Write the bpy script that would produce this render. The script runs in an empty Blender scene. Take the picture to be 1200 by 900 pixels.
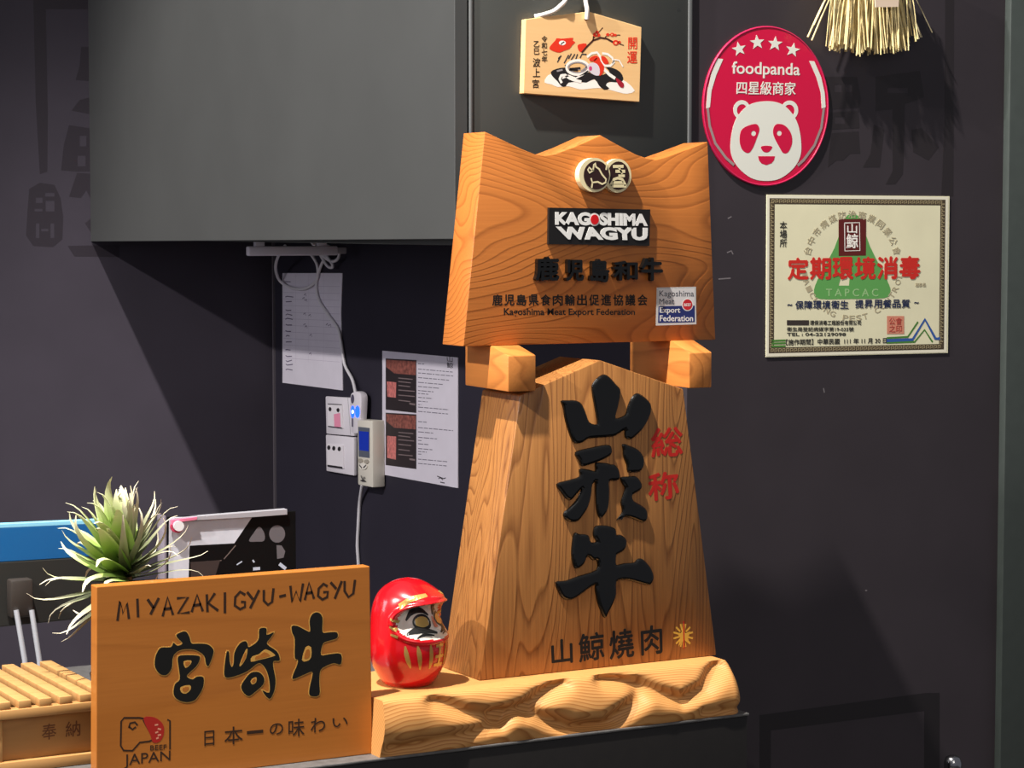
import bpy, bmesh, random
from math import *
from mathutils import Vector, noise
from mathutils.geometry import tessellate_polygon

SC = bpy.context.scene
COL = SC.collection

# ---------------------------------------------------------------- camera
FPX, HOR, PSI, D0, ZC = 2750.0, 262.0, radians(29.1), 4.5, 1.65
PIT = atan((450 - HOR) / FPX)
CF = Vector((sin(PSI) * cos(PIT), cos(PSI) * cos(PIT), -sin(PIT)))
CR = Vector((cos(PSI), -sin(PSI), 0))
CU = CR.cross(CF)
def dirv(px, py): return CF + CR * ((px - 600) / FPX) + CU * ((450 - py) / FPX)
_v = dirv(806, 300); _v = _v / _v.dot(CF)
CAM = -_v * D0; CAM.z = ZC
def onY(px, py, y): d = dirv(px, py); return CAM + d * ((y - CAM.y) / d.y)
def onX(px, py, x): d = dirv(px, py); return CAM + d * ((x - CAM.x) / d.x)
def onZ(px, py, z): d = dirv(px, py); return CAM + d * ((z - CAM.z) / d.z)

cd = bpy.data.cameras.new('camera'); cam = bpy.data.objects.new('camera', cd); COL.objects.link(cam)
cd.sensor_width = 36; cd.lens = FPX / 1200 * 36; cd.clip_start = .05
cam.location = CAM
cam.rotation_euler = (pi / 2 - PIT, 0, -PSI)
SC.camera = cam

# ---------------------------------------------------------------- light
SC.view_settings.view_transform = 'Standard'; SC.view_settings.look = 'None'
SC.view_settings.gamma = 1; SC.view_settings.use_curve_mapping = False
SC.view_settings.exposure = 0.0
w = bpy.data.worlds.new('world'); SC.world = w; w.use_nodes = True
w.node_tree.nodes['Background'].inputs[0].default_value = (.86, .88, 1, 1)
w.node_tree.nodes['Background'].inputs[1].default_value = .21
def spot(name, loc, target, power, ang, col, rad=.07, blend=.6):
    l = bpy.data.lights.new(name, 'SPOT'); l.energy = power; l.spot_size = radians(ang); l.spot_blend = blend
    l.color = col; l.shadow_soft_size = rad
    o = bpy.data.objects.new(name, l); COL.objects.link(o); o.location = loc
    o.rotation_euler = (Vector(target) - Vector(loc)).to_track_quat('-Z', 'Y').to_euler(); return o
spot('ceiling_spot', (-2.2, -.88, 5.2), (-.35, .3, 1.4), 1950, 50, (1, .955, .9), .05, .6)
spot('side_spot', (-4.1, -.62, 3.7), (-.5, .4, 1.35), 640, 50, (1, .96, .93), .05, .6)
def area(name, loc, target, power, size, col):
    l = bpy.data.lights.new(name, 'AREA'); l.energy = power; l.size = size; l.color = col
    o = bpy.data.objects.new(name, l); COL.objects.link(o); o.location = loc
    o.rotation_euler = (Vector(target) - Vector(loc)).to_track_quat('-Z', 'Y').to_euler(); return o
area('front_fill', (-1.6, -4.6, 3.4), (-.2, 0, 1.3), 36, 2.2, (1, .95, .88))  # added soft fill for the front faces, standing in for unseen room light
area('recess_fill', (-3.4, 1.1, 2.0), (0, 1.2, 1.35), 20, 1.0, (.93, .9, 1))  # added fill that lifts the recess wall and light bar; no visible source

# ---------------------------------------------------------------- helpers
def lin(c): return tuple((x / 255 / 12.92) if x / 255 <= .04045 else ((x / 255 + .055) / 1.055) ** 2.4 for x in c) + (1,)
_M = {}
def mat(name, col, rough=.5, metal=0, spec=.4, var=.0, scale=40, emit=0, trans=0, coat=0, alpha=1):
    if name in _M: return _M[name]
    m = bpy.data.materials.new(name); m.use_nodes = True; nt = m.node_tree; b = nt.nodes['Principled BSDF']
    c = lin(col)
    b.inputs['Roughness'].default_value = rough; b.inputs['Metallic'].default_value = metal
    b.inputs['Specular IOR Level'].default_value = spec; b.inputs['Base Color'].default_value = c
    b.inputs['Transmission Weight'].default_value = trans; b.inputs['Coat Weight'].default_value = coat
    b.inputs['Alpha'].default_value = alpha
    if emit: b.inputs['Emission Color'].default_value = c; b.inputs['Emission Strength'].default_value = emit
    if var:
        tc = nt.nodes.new('ShaderNodeTexCoord'); n = nt.nodes.new('ShaderNodeTexNoise')
        n.inputs['Scale'].default_value = scale; n.inputs['Detail'].default_value = 4
        nt.links.new(tc.outputs['Object'], n.inputs['Vector'])
        r = nt.nodes.new('ShaderNodeMapRange'); r.inputs[1].default_value = .3; r.inputs[2].default_value = .7
        r.inputs[3].default_value = 1 - var; r.inputs[4].default_value = 1 + var
        nt.links.new(n.outputs['Fac'], r.inputs[0])
        mx = nt.nodes.new('ShaderNodeMix'); mx.data_type = 'RGBA'; mx.blend_type = 'MULTIPLY'; mx.inputs[0].default_value = 1
        mx.inputs[6].default_value = c; nt.links.new(r.outputs[0], mx.inputs[7]); nt.links.new(mx.outputs[2], b.inputs['Base Color'])
    _M[name] = m; return m

def wood(name, light, dark, axis='z', freq=9, sc=5, stretch=.14, rough=.42, seed=0, line=.55, coat=.1, fine=.25, bump=.25):
    """contour lines of a stretched noise: flat-sawn grain running along axis"""
    if name in _M: return _M[name]
    m = bpy.data.materials.new(name); m.use_nodes = True; nt = m.node_tree; N = nt.nodes.new; L = nt.links.new
    b = nt.nodes['Principled BSDF']; b.inputs['Roughness'].default_value = rough
    b.inputs['Specular IOR Level'].default_value = .35; b.inputs['Coat Weight'].default_value = coat
    tc = N('ShaderNodeTexCoord'); mp = N('ShaderNodeMapping'); L(tc.outputs['Object'], mp.inputs['Vector'])
    s = [1, 1, 1]; s['xyz'.index(axis)] = stretch; mp.inputs['Scale'].default_value = s
    mp.inputs['Location'].default_value = (seed * 1.7, seed * .9, seed * 2.3)
    n = N('ShaderNodeTexNoise'); n.inputs['Scale'].default_value = sc; n.inputs['Detail'].default_value = 1.5
    n.inputs['Roughness'].default_value = .35; L(mp.outputs[0], n.inputs['Vector'])
    mu = N('ShaderNodeMath'); mu.operation = 'MULTIPLY'; mu.inputs[1].default_value = freq; L(n.outputs['Fac'], mu.inputs[0])
    fr = N('ShaderNodeMath'); fr.operation = 'FRACT'; L(mu.outputs[0], fr.inputs[0])
    cr = N('ShaderNodeValToRGB'); e = cr.color_ramp.elements
    e[0].position = 0; e[0].color = (0, 0, 0, 1); e[1].position = 1; e[1].color = (0, 0, 0, 1)
    x = cr.color_ramp.elements.new(.62); x.color = (.25, .25, .25, 1)
    x = cr.color_ramp.elements.new(.88); x.color = (1, 1, 1, 1)
    L(fr.outputs[0], cr.inputs[0])
    mp2 = N('ShaderNodeMapping'); s2 = [1, 1, 1]; s2['xyz'.index(axis)] = .03; mp2.inputs['Scale'].default_value = s2
    L(tc.outputs['Object'], mp2.inputs['Vector'])
    n2 = N('ShaderNodeTexNoise'); n2.inputs['Scale'].default_value = 240; n2.inputs['Detail'].default_value = 3; L(mp2.outputs[0], n2.inputs['Vector'])
    a1 = N('ShaderNodeMath'); a1.operation = 'MULTIPLY'; a1.inputs[1].default_value = line; L(cr.outputs[0], a1.inputs[0])
    a2 = N('ShaderNodeMath'); a2.operation = 'MULTIPLY_ADD'; a2.inputs[1].default_value = fine; L(n2.outputs['Fac'], a2.inputs[0]); L(a1.outputs[0], a2.inputs[2])
    mx = N('ShaderNodeMix'); mx.data_type = 'RGBA'; mx.inputs[6].default_value = lin(light); mx.inputs[7].default_value = lin(dark)
    L(a2.outputs[0], mx.inputs[0]); L(mx.outputs[2], b.inputs['Base Color'])
    if bump:
        bp = N('ShaderNodeBump'); bp.inputs['Strength'].default_value = bump; bp.inputs['Distance'].default_value = .002; bp.invert = True
        L(a2.outputs[0], bp.inputs['Height']); L(bp.outputs[0], b.inputs['Normal'])
    _M[name] = m; return m

ORG = {}
def tag(o, label=None, cat=None, group=None, kind=None):
    if label: o['label'] = label
    if cat: o['category'] = cat
    if group: o['group'] = group
    if kind: o['kind'] = kind
    return o
def thing(name, loc, label, cat, group=None):
    o = bpy.data.objects.new(name, None); COL.objects.link(o); o.location = loc; o.empty_display_size = .05
    ORG[o.name] = Vector(loc); return tag(o, label, cat, group)
def org(p): return ORG[p.name] if p else Vector((0, 0, 0))
def link(name, me, m, parent=None, label=None, smooth=None):
    o = bpy.data.objects.new(name, me); COL.objects.link(o)
    if m: me.materials.append(m)
    if parent: o.parent = parent; ORG[o.name] = ORG[parent.name]
    if smooth is not None:
        for p in me.polygons: p.use_smooth = True
        me.set_sharp_from_angle(angle=radians(smooth))
    if label: o['label'] = label
    return o
def obj(name, verts, faces, m, parent=None, label=None, smooth=None):
    g = org(parent); me = bpy.data.meshes.new(name)
    me.from_pydata([tuple(Vector(v) - g) for v in verts], [], faces)
    bm = bmesh.new(); bm.from_mesh(me); bmesh.ops.recalc_face_normals(bm, faces=bm.faces); bm.to_mesh(me); bm.free()
    return link(name, me, m, parent, label, smooth)
def objflat(name, verts, faces, m, parent=None, label=None):
    g = org(parent); me = bpy.data.meshes.new(name)
    me.from_pydata([tuple(Vector(v) - g) for v in verts], [], faces); return link(name, me, m, parent, label)
def bmobj(name, bm, m, parent=None, label=None, smooth=None):
    bmesh.ops.recalc_face_normals(bm, faces=bm.faces)
    bmesh.ops.translate(bm, verts=bm.verts, vec=-org(parent))
    me = bpy.data.meshes.new(name); bm.to_mesh(me); bm.free(); return link(name, me, m, parent, label, smooth)
def add_hull(bm, a, b, bev=0, seg=2):
    """box between two opposite corners, bevelled"""
    a, b = Vector(a), Vector(b); lo = Vector(map(min, a, b)); hi = Vector(map(max, a, b))
    r = bmesh.ops.create_cube(bm, size=1)
    for v in r['verts']: v.co = Vector((lo[i] + (v.co[i] + .5) * (hi[i] - lo[i]) for i in range(3)))
    if bev:
        ed = list({e for v in r['verts'] for e in v.link_edges})
        bmesh.ops.bevel(bm, geom=ed, offset=bev, segments=seg, affect='EDGES', profile=.5)
def box(name, a, b, m, parent=None, bev=.002, label=None):
    bm = bmesh.new(); add_hull(bm, a, b, bev); return bmobj(name, bm, m, parent, label, 40 if bev else None)
def add_prism(bm, front, dvec, bev=0):
    vs = [bm.verts.new(p) for p in front]; vb = [bm.verts.new(Vector(p) + Vector(dvec)) for p in front]; n = len(vs)
    fs = [bm.faces.new(vs), bm.faces.new(vb[::-1])]
    for i in range(n): fs.append(bm.faces.new((vs[i], vb[i], vb[(i + 1) % n], vs[(i + 1) % n])))
    if bev:
        ed = [e for e in bm.edges if e.verts[0] in set(vs + vb) and e.calc_face_angle(0) > .35]
        bmesh.ops.recalc_face_normals(bm, faces=bm.faces)
        ed = [e for e in bm.edges if e.calc_face_angle(0) > .35]
        bmesh.ops.bevel(bm, geom=ed, offset=bev, segments=2, affect='EDGES', profile=.5)
def prism(name, front, dvec, m, parent=None, bev=0, label=None, smooth=None):
    bm = bmesh.new(); add_prism(bm, front, dvec, bev); return bmobj(name, bm, m, parent, label, smooth)
def add_tube(V, Fc, pts, r, seg=8, cap=True, radii=None):
    pts = [Vector(p) for p in pts]; b0 = len(V); n = len(pts); up = None
    for i, p in enumerate(pts):
        t = (pts[min(i + 1, n - 1)] - pts[max(i - 1, 0)]).normalized()
        if up is None: up = Vector((0, 0, 1)) if abs(t.z) < .9 else Vector((1, 0, 0))
        s = t.cross(up).normalized(); up = s.cross(t).normalized()
        rr = radii[i] if radii else r
        for k in range(seg):
            a = 2 * pi * k / seg; V.append(p + (s * cos(a) + up * sin(a)) * rr)
    for i in range(n - 1):
        for k in range(seg):
            a = b0 + i * seg + k; c = b0 + i * seg + (k + 1) % seg; Fc.append((a, c, c + seg, a + seg))
    if cap: Fc.append(tuple(range(b0, b0 + seg))); Fc.append(tuple(range(b0 + (n - 1) * seg, b0 + n * seg)))
def tube(name, pts, r, m, parent=None, seg=8, label=None, radii=None):
    V, Fc = [], []; add_tube(V, Fc, pts, r, seg, radii=radii); return obj(name, V, Fc, m, parent, label, 50)
def spline(pts, n=8):
    pts = [Vector(p) for p in pts]; out = []
    for i in range(len(pts) - 1):
        p0, p1, p2, p3 = pts[max(i - 1, 0)], pts[i], pts[i + 1], pts[min(i + 2, len(pts) - 1)]
        for k in range(n):
            t = k / n
            out.append(.5 * (2 * p1 + (p2 - p0) * t + (2 * p0 - 5 * p1 + 4 * p2 - p3) * t * t + (3 * p1 - p0 - 3 * p2 + p3) * t ** 3))
    out.append(pts[-1]); return out
def lathe(name, c, prof, m, parent=None, seg=40, label=None):
    V, Fc = [], []; n = len(prof)
    for r, z in prof:
        for k in range(seg): a = 2 * pi * k / seg; V.append(Vector(c) + Vector((r * cos(a), r * sin(a), z)))
    for i in range(n - 1):
        for k in range(seg): a = i * seg + k; b = i * seg + (k + 1) % seg; Fc.append((a, b, b + seg, a + seg))
    Fc.append(tuple(range(seg))); Fc.append(tuple(range((n - 1) * seg, n * seg)))
    return obj(name, V, Fc, m, parent, label, 45)

class Face:
    """a real plane of the place; pixels of the photograph are carried onto it"""
    def __init__(s, axis, c):
        s.axis, s.c = axis, c
        s.U = Vector((1, 0, 0)) if axis == 'y' else Vector((0, -1, 0)); s.V = Vector((0, 0, 1))
        s.N = Vector((0, -1, 0)) if axis == 'y' else Vector((-1, 0, 0))
    def p3(s, px, py): return onY(px, py, s.c) if s.axis == 'y' else onX(px, py, s.c)
    def uv(s, px, py): p = s.p3(px, py); return Vector((p.dot(s.U), p.z))
    def w(s, u, v, n=0):
        p = s.U * u + s.V * v - s.N * 0
        return p + (Vector((0, s.c, 0)) if s.axis == 'y' else Vector((s.c, 0, 0))) + s.N * n
Z = lambda pts, x0, y0, k: [(x0 + x / k, y0 + y / k) for x, y in pts]
def smoothloop(pts, n=4):
    P = [Vector(p) for p in pts]; L = len(P); out = []
    for i in range(L):
        p0, p1, p2, p3 = P[i - 1], P[i], P[(i + 1) % L], P[(i + 2) % L]
        for k in range(n):
            t = k / n
            out.append(.5 * (2 * p1 + (p2 - p0) * t + (2 * p0 - 5 * p1 + 4 * p2 - p3) * t * t + (3 * p1 - p0 - 3 * p2 + p3) * t ** 3))
    return out
def curve_mesh(loops, th, bev=0, off=0):
    cu = bpy.data.curves.new('c', 'CURVE'); cu.dimensions = '2D'; cu.fill_mode = 'BOTH'
    for lp in loops:
        sp = cu.splines.new('POLY'); sp.points.add(len(lp) - 1); sp.use_cyclic_u = True
        for i, q in enumerate(lp): sp.points[i].co = (q[0], q[1], 0, 1)
    cu.extrude = th / 2; cu.bevel_depth = bev; cu.bevel_resolution = 2; cu.offset = off
    o = bpy.data.objects.new('c', cu); me = bpy.data.meshes.new_from_object(o)
    r = ([v.co.copy() for v in me.vertices], [tuple(p.vertices) for p in me.polygons])
    bpy.data.objects.remove(o); bpy.data.curves.remove(cu); bpy.data.meshes.remove(me); return r
def art(name, face, loops, m, parent, n=.0006, th=.0005, bev=0, off=0, sm=0, label=None):
    """filled outlines (even-odd holes) lying on a plane; loops in photograph pixels"""
    V, Fc = [], []
    if n <= .0031 and th < .0012 and not bev: n *= .22; th *= .2
    groups = loops if isinstance(loops[0][0][0], (tuple, list)) else [loops]
    for g in groups:
        ls = [[face.uv(*p) for p in lp] for lp in g]
        if sm: ls = [smoothloop(l, sm) for l in ls]
        v, f = curve_mesh(ls, th, bev, off); b = len(V)
        V += [face.w(q.x, q.y, n + q.z) for q in v]; Fc += [tuple(i + b for i in t) for t in f]
    return objflat(name, V, Fc, m, parent, label)
def strokes(name, face, lines, wd, m, parent, n=.0008, label=None, taper=0):
    V, Fc = [], []
    if n <= .0031: n *= .22
    for pts in lines:
        wv = wd
        if isinstance(pts, dict): wv = pts['w']; pts = pts['p']
        q = [face.uv(*p) for p in pts]
        k = (face.uv(pts[0][0], pts[0][1] + 1) - face.uv(*pts[0])).length
        h = wv * k / 2; L = len(q); b = len(V)
        for i, p in enumerate(q):
            t = (q[min(i + 1, L - 1)] - q[max(i - 1, 0)]).normalized(); s = Vector((-t.y, t.x))
            hh = h * (1 - taper * i / max(1, L - 1))
            e = p - t * h * .3 if i == 0 else (p + t * h * .3 if i == L - 1 else p)
            V.append(face.w(*(e + s * hh), n)); V.append(face.w(*(e - s * hh), n))
        for i in range(L - 1): a = b + 2 * i; Fc.append((a, a + 1, a + 3, a + 2))
    return objflat(name, V, Fc, m, parent, label)
_T = {}
def glyphs(s, bold=0, line=1.0, th=.02):
    key = (s, bold, line)
    if key not in _T:
        cu = bpy.data.curves.new('t', 'FONT'); cu.body = s; cu.size = 1; cu.offset = bold; cu.extrude = .01; cu.space_line = line; cu.align_x = 'CENTER'
        cu.resolution_u = 3
        o = bpy.data.objects.new('t', cu); me = bpy.data.meshes.new_from_object(o)
        v = [x.co.copy() for x in me.vertices]; f = [tuple(p.vertices) for p in me.polygons]
        bpy.data.objects.remove(o); bpy.data.curves.remove(cu); bpy.data.meshes.remove(me)
        x0 = min(a.x for a in v); x1 = max(a.x for a in v); y0 = min(a.y for a in v); y1 = max(a.y for a in v)
        _T[key] = ([((a.x - x0) / (x1 - x0), (a.y - y0) / (y1 - y0), a.z / .02) for a in v], f)
    return _T[key]
def text(name, face, items, m, parent, n=.0008, th=.0006, bold=.01, line=1.0, label=None):
    """items: (string, quad) with quad = pixel corners TL, TR, BR, BL or (x0, y0, x1, y1)"""
    V, Fc = [], []
    if n <= .0031 and th < .0012: n *= .22; th *= .2
    for s, q in items:
        cjk = any(ord(c) > 0x2e80 for c in s)
        if len(q) == 4 and not isinstance(q[0], (tuple, list)): x0, y0, x1, y1 = q; q = ((x0, y0), (x1, y0), (x1, y1), (x0, y1))
        tl, tr, br, bl = [face.uv(*p) for p in q]
        v, f = glyphs(s, 0 if cjk else bold, line)
        d = bold * (tl - bl).length / max(1, s.count('\n') + 1)
        for ci, (dx, dy) in enumerate([(0, 0), (d, 0), (-d, 0), (0, d), (0, -d)] if cjk and bold else [(0, 0)]):
            b = len(V)
            for x, y, z in v:
                p = (bl * (1 - x) + br * x) * (1 - y) + (tl * (1 - x) + tr * x) * y
                V.append(face.w(p.x + dx, p.y + dy, n + z * th + ci * max(3e-5, th * .01)))
            Fc += [tuple(i + b for i in t) for t in f]
    return objflat(name, V, Fc, m, parent, label)
def rect(x0, y0, x1, y1): return [(x0, y0), (x1, y0), (x1, y1), (x0, y1)]
def ell(cx, cy, rx, ry, n=40, rot=0):
    return [(cx + rx * cos(t) * cos(rot) - ry * sin(t) * sin(rot), cy + rx * cos(t) * sin(rot) + ry * sin(t) * cos(rot)) for t in [2 * pi * i / n for i in range(n)]]
def rrect(x0, y0, x1, y1, r, n=5):
    out = []
    for cx, cy, a in ((x1 - r, y1 - r, 0), (x0 + r, y1 - r, 90), (x0 + r, y0 + r, 180), (x1 - r, y0 + r, 270)):
        for i in range(n + 1): t = radians(a + 90 * i / n); out.append((cx + r * cos(t), cy + r * sin(t)))
    return out
def arc(cx, cy, rx, ry, a0, a1, n=14): return [(cx + rx * cos(radians(a0 + (a1 - a0) * i / n)), cy + ry * sin(radians(a0 + (a1 - a0) * i / n))) for i in range(n + 1)]

# ---------------------------------------------------------------- the setting
DL = 1.995
wall_m = mat('plum_wall_paint', (56, 51, 60), .62, spec=.3, var=.07, scale=6)
wallR_m = mat('dark_wall_paint', (53, 47, 51), .5, spec=.35, var=.09, scale=5)
wallP_m = mat('navy_wall_paint', (40, 37, 48), .62, spec=.3, var=.06, scale=6)
mural_m = mat('mural_paint', (44, 39, 46), .5, spec=.3)
muralR_m = mat('mural_paint_right', (42, 37, 39), .42, spec=.35)
def struct(name, a, b, m, bev=0): return tag(box(name, a, b, m, None, bev), kind='structure')
def onp(p, n): return onX(p[0], p[1], -n)
FL, FP, FQ = Face('y', DL), Face('x', 0), Face('y', 0)
wl = struct('wall_left', (-3.2, DL, 0), (.12, DL + .1, 3.2), wall_m)
wp = struct('wall_middle', (0, .1, 0), (.12, DL, 3.2), wallP_m)
wr = struct('wall_right', (0, 0, 0), (1.75, .1, 3.2), wallR_m)
struct('floor', (-4.5, -4.5, -.05), (2.5, DL + .1, 0), mat('floor_tile', (78, 74, 72), .5, var=.1, scale=3))
for w_ in (wl, wp, wr): ORG[w_.name] = Vector((0, 0, 0))
a = onY(1176, 640, -.02)
struct('trim_1', (a.x, -.02, 0), (1.74, 0, 3.2), mat('grey_green_panel', (58, 64, 61), .5, var=.05), .002)
struct('trim_2', (-.006, DL - .006, .7), (0, DL, 3.2), mat('corner_bead', (92, 86, 92), .5))
# the shop's brush emblem painted on both walls
k = 434 / 135
za = lambda p: Z(p, 0, 30, k)
art('painted_emblem', FL, [
    [za([(125, -110), (405, -110), (410, -62), (172, -62), (180, 330), (178, 550), (150, 560), (135, 300)])],
    [za([(305, 80), (370, 80), (380, 170), (430, 170), (430, 215), (285, 205), (300, 150)])],
    [za([(270, 320), (300, 280), (350, 268), (430, 290), (430, 370), (340, 365), (345, 335)])],
    [za([(260, 375), (430, 400), (430, 550), (290, 550), (230, 545), (240, 450)]), za(rect(300, 415, 325, 455)), za(rect(370, 425, 395, 460)), za(rect(292, 490, 322, 530)), za(rect(365, 495, 395, 525))],
    [za([(290, 555), (350, 558), (420, 640), (340, 650), (325, 620), (305, 650), (260, 645)])],
    [za([(320, 745), (350, 720), (365, 690), (380, 730), (420, 725), (420, 790), (395, 800), (375, 770), (350, 790)])],
    [za([(255, 830), (450, 826), (450, 872), (280, 870)])]], mural_m, wl)
art('painted_seal', FL, [za([(110, 615), (150, 592), (205, 600), (228, 650), (238, 720), (235, 805), (200, 835), (125, 830), (98, 790), (104, 690)]),
    za(rect(135, 648, 160, 668)), za(rect(170, 630, 205, 644)), za(rect(172, 660, 205, 700)), za(rect(130, 690, 160, 700)), za([(135, 745), (148, 745), (148, 800), (135, 800)]), za([(190, 745), (204, 745), (204, 800), (190, 800)]), za(rect(155, 765, 182, 775))], mural_m, wl)
zb = lambda p: Z(p, 940, 60, 5)
art('painted_emblem', FQ, [
    [zb([(430, 150), (690, 115), (715, 270), (600, 310), (600, 450), (590, 720), (545, 780), (490, 780), (530, 700), (530, 340), (430, 350)]), zb(rect(500, 215, 620, 245))],
    [zb([(420, 430), (480, 460), (455, 680), (355, 680), (400, 600)])],
    [zb([(640, 460), (700, 450), (800, 560), (740, 640), (650, 590)])],
    [zb([(130, 150), (320, 150), (345, 290), (330, 330), (180, 340), (130, 330)]), zb(rect(190, 195, 230, 240)), zb(rect(255, 195, 290, 240))],
    [zb([(140, 360), (330, 350), (335, 450), (140, 460)]), zb(rect(190, 385, 250, 425))],
    [zb([(170, 480), (330, 470), (340, 600), (280, 600), (240, 640), (200, 640), (150, 680)])],
    [zb([(838, -320), (890, -320), (885, 850), (815, 850), (835, 400)])]], muralR_m, wr)
art('painted_frame', FQ, [[(890, 838), (1085, 812), (1101, 812), (1101, 1000), (890, 1000)], [(903, 856), (1083, 833), (1083, 1000), (903, 1000)]], mat('mural_frame_paint', (32, 28, 30), .45), wr)
strokes('paint_chip', FQ, [[(853, 256), (857, 254)], [(852, 296), (857, 294), (859, 298)], [(842, 327), (856, 326)], [(1014, 692), (1016, 692)], [(965, 455), (966, 460)]], 1.6, mat('bare_plaster', (112, 106, 108), .7), wr)

# ---------------------------------------------------------------- wall cabinet
cabm = mat('cabinet_laminate', (64, 65, 64), .42, spec=.45, var=.05, scale=5)
cabd = mat('cabinet_edge', (50, 52, 50), .5)
trimm = mat('cabinet_edge_band', (104, 106, 106), .4)
XD = -.506; zb0 = 1.61
cab = thing('wall_cabinet', (-.25, 1, zb0), 'long grey-green overhead wall cabinet hung across the dark recess above the light bar', 'cabinet')
box('carcass', (XD + .028, .012, zb0), (-.001, DL - .002, 2.9), cabd, cab, .001)
box('end_panel', (XD + .03, -.006, zb0), (-.004, .012, 2.9), mat('cabinet_end', (68, 70, 67), .5, spec=.4, var=.05, scale=5), cab, .001)
# cabinet bottom edge follows the photograph: door panel hangs a little lower at its far end
d0, d1 = onX(532, 277, XD), onX(129, 283, XD)
prism('door', [(XD, d0.y - .004, 1.622), (XD, d1.y + .16, 1.604), (XD, d1.y + .16, 2.9), (XD, d0.y - .004, 2.9)], (.026, 0, 0), cabm, cab, .001)
box('edge_band', (XD + .029, -.009, zb0), (XD + .034, -.002, 2.9), trimm, cab, .001)
box('edge_band', (-.006, -.009, zb0), (.002, -.0005, 2.9), trimm, cab, .001)
FC = Face('y', -.006)
art('screw_cover', FC, [ell(795.5, 11.5, 2.2, 2.2, 12)], mat('dark_plug', (40, 42, 41), .5), cab, n=.0004, th=.001)

# ---------------------------------------------------------------- counter
YK = -.30
ZT = onY(562, 798, YK).z
YF = onZ(449, 822, ZT).y
ZCN = onY(445, 888, YF).z
ctop = mat('counter_stone', (96, 94, 92), .35, var=.2, scale=60)
ct = thing('counter', (-1.1, .1, 0), 'dark service counter with a thin pale stone edge under the wooden signs', 'counter')
xr = onZ(880, 836, ZCN).x
box('counter_base', (-2.6, YF - .002, 0), (xr - .003, .62, ZCN - .005), mat('counter_front', (26, 23, 21), .55, var=.1), ct, .002)
box('counter_top', (-2.6, YF - .004, ZCN - .005), (xr, .63, ZCN), ctop, ct, .002)

# ---------------------------------------------------------------- carved base slab
slab = thing('wooden_base_slab', (-.46, -.25, ZCN), 'thick pale wooden slab with a wavy carved front edge under the tall black-lettered sign', 'wooden slab')
slabm = wood('slab_cedar', (236, 190, 122), (170, 112, 52), 'x', 16, 6, .25, .45, 3, .6, .1, .3, .2)
scoops = [([(215, 455), (300, 488), (390, 500)], 26, .017), ([(390, 497), (470, 470), (530, 430), (580, 400)], 24, .020), ([(95, 592), (250, 560), (390, 525)], 22, .013),
          ([(480, 490), (600, 530), (700, 528), (800, 445)], 26, .020), ([(700, 388), (800, 405), (930, 448), (1000, 410), (1060, 345)], 25, .021), ([(1000, 480), (1130, 470)], 16, .007)]
nt = slabm.node_tree; slabm = bpy.data.materials.new('slab_growth_rings'); slabm.use_nodes = True; nt = slabm.node_tree
bs = nt.nodes['Principled BSDF']; bs.inputs['Roughness'].default_value = .55; bs.inputs['Specular IOR Level'].default_value = .35
tc = nt.nodes.new('ShaderNodeTexCoord'); nz = nt.nodes.new('ShaderNodeTexNoise'); nz.inputs['Scale'].default_value = 5; nz.inputs['Detail'].default_value = 2
dt = nt.nodes.new('ShaderNodeVectorMath'); dt.operation = 'DOT_PRODUCT'; dt.inputs[1].default_value = (.05, .8, .42)
ma = nt.nodes.new('ShaderNodeMath'); ma.operation = 'MULTIPLY_ADD'; ma.inputs[1].default_value = .035
mm = nt.nodes.new('ShaderNodeMath'); mm.operation = 'MULTIPLY'; mm.inputs[1].default_value = 260
ff = nt.nodes.new('ShaderNodeMath'); ff.operation = 'FRACT'
rp = nt.nodes.new('ShaderNodeValToRGB'); el = rp.color_ramp.elements
el[0].position = 0; el[0].color = lin((216, 158, 94)); el[1].position = 1; el[1].color = lin((212, 152, 88))
x_ = el.new(.55); x_.color = lin((204, 144, 80)); x_ = el.new(.86); x_.color = lin((174, 112, 56))
for a_, b_ in ((tc.outputs['Object'], nz.inputs['Vector']), (tc.outputs['Object'], dt.inputs[0]), (nz.outputs['Fac'], ma.inputs[0]), (dt.outputs['Value'], ma.inputs[2]), (ma.outputs[0], mm.inputs[0]), (mm.outputs[0], ff.inputs[0]), (ff.outputs[0], rp.inputs[0]), (rp.outputs[0], bs.inputs['Base Color'])): nt.links.new(a_, b_)
def segd(p, a, b):
    ab = (b[0] - a[0], b[1] - a[1]); t = max(0, min(1, ((p[0] - a[0]) * ab[0] + (p[1] - a[1]) * ab[1]) / (ab[0] ** 2 + ab[1] ** 2)))
    return hypot(p[0] - a[0] - ab[0] * t, p[1] - a[1] - ab[1] * t)
def scoop(px, py):
    q = ((px - 420) * 2.5, (py - 640) * 2.5); d = 0
    for pl, r, A in scoops:
        dd = min(segd(q, pl[i], pl[i + 1]) for i in range(len(pl) - 1)); d += A * exp(-(dd / r) ** 2)
    return min(d, .026)
NS, NT = 260, 40; V, Fc = [], []
bl, br = onY(445, 888, YF), onY(876, 833, YF); tl_, tr_ = onZ(449, 822, ZT), onZ(872, 770, ZT)
xa0, xa1 = bl.x, br.x; YBK = -.135
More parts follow.
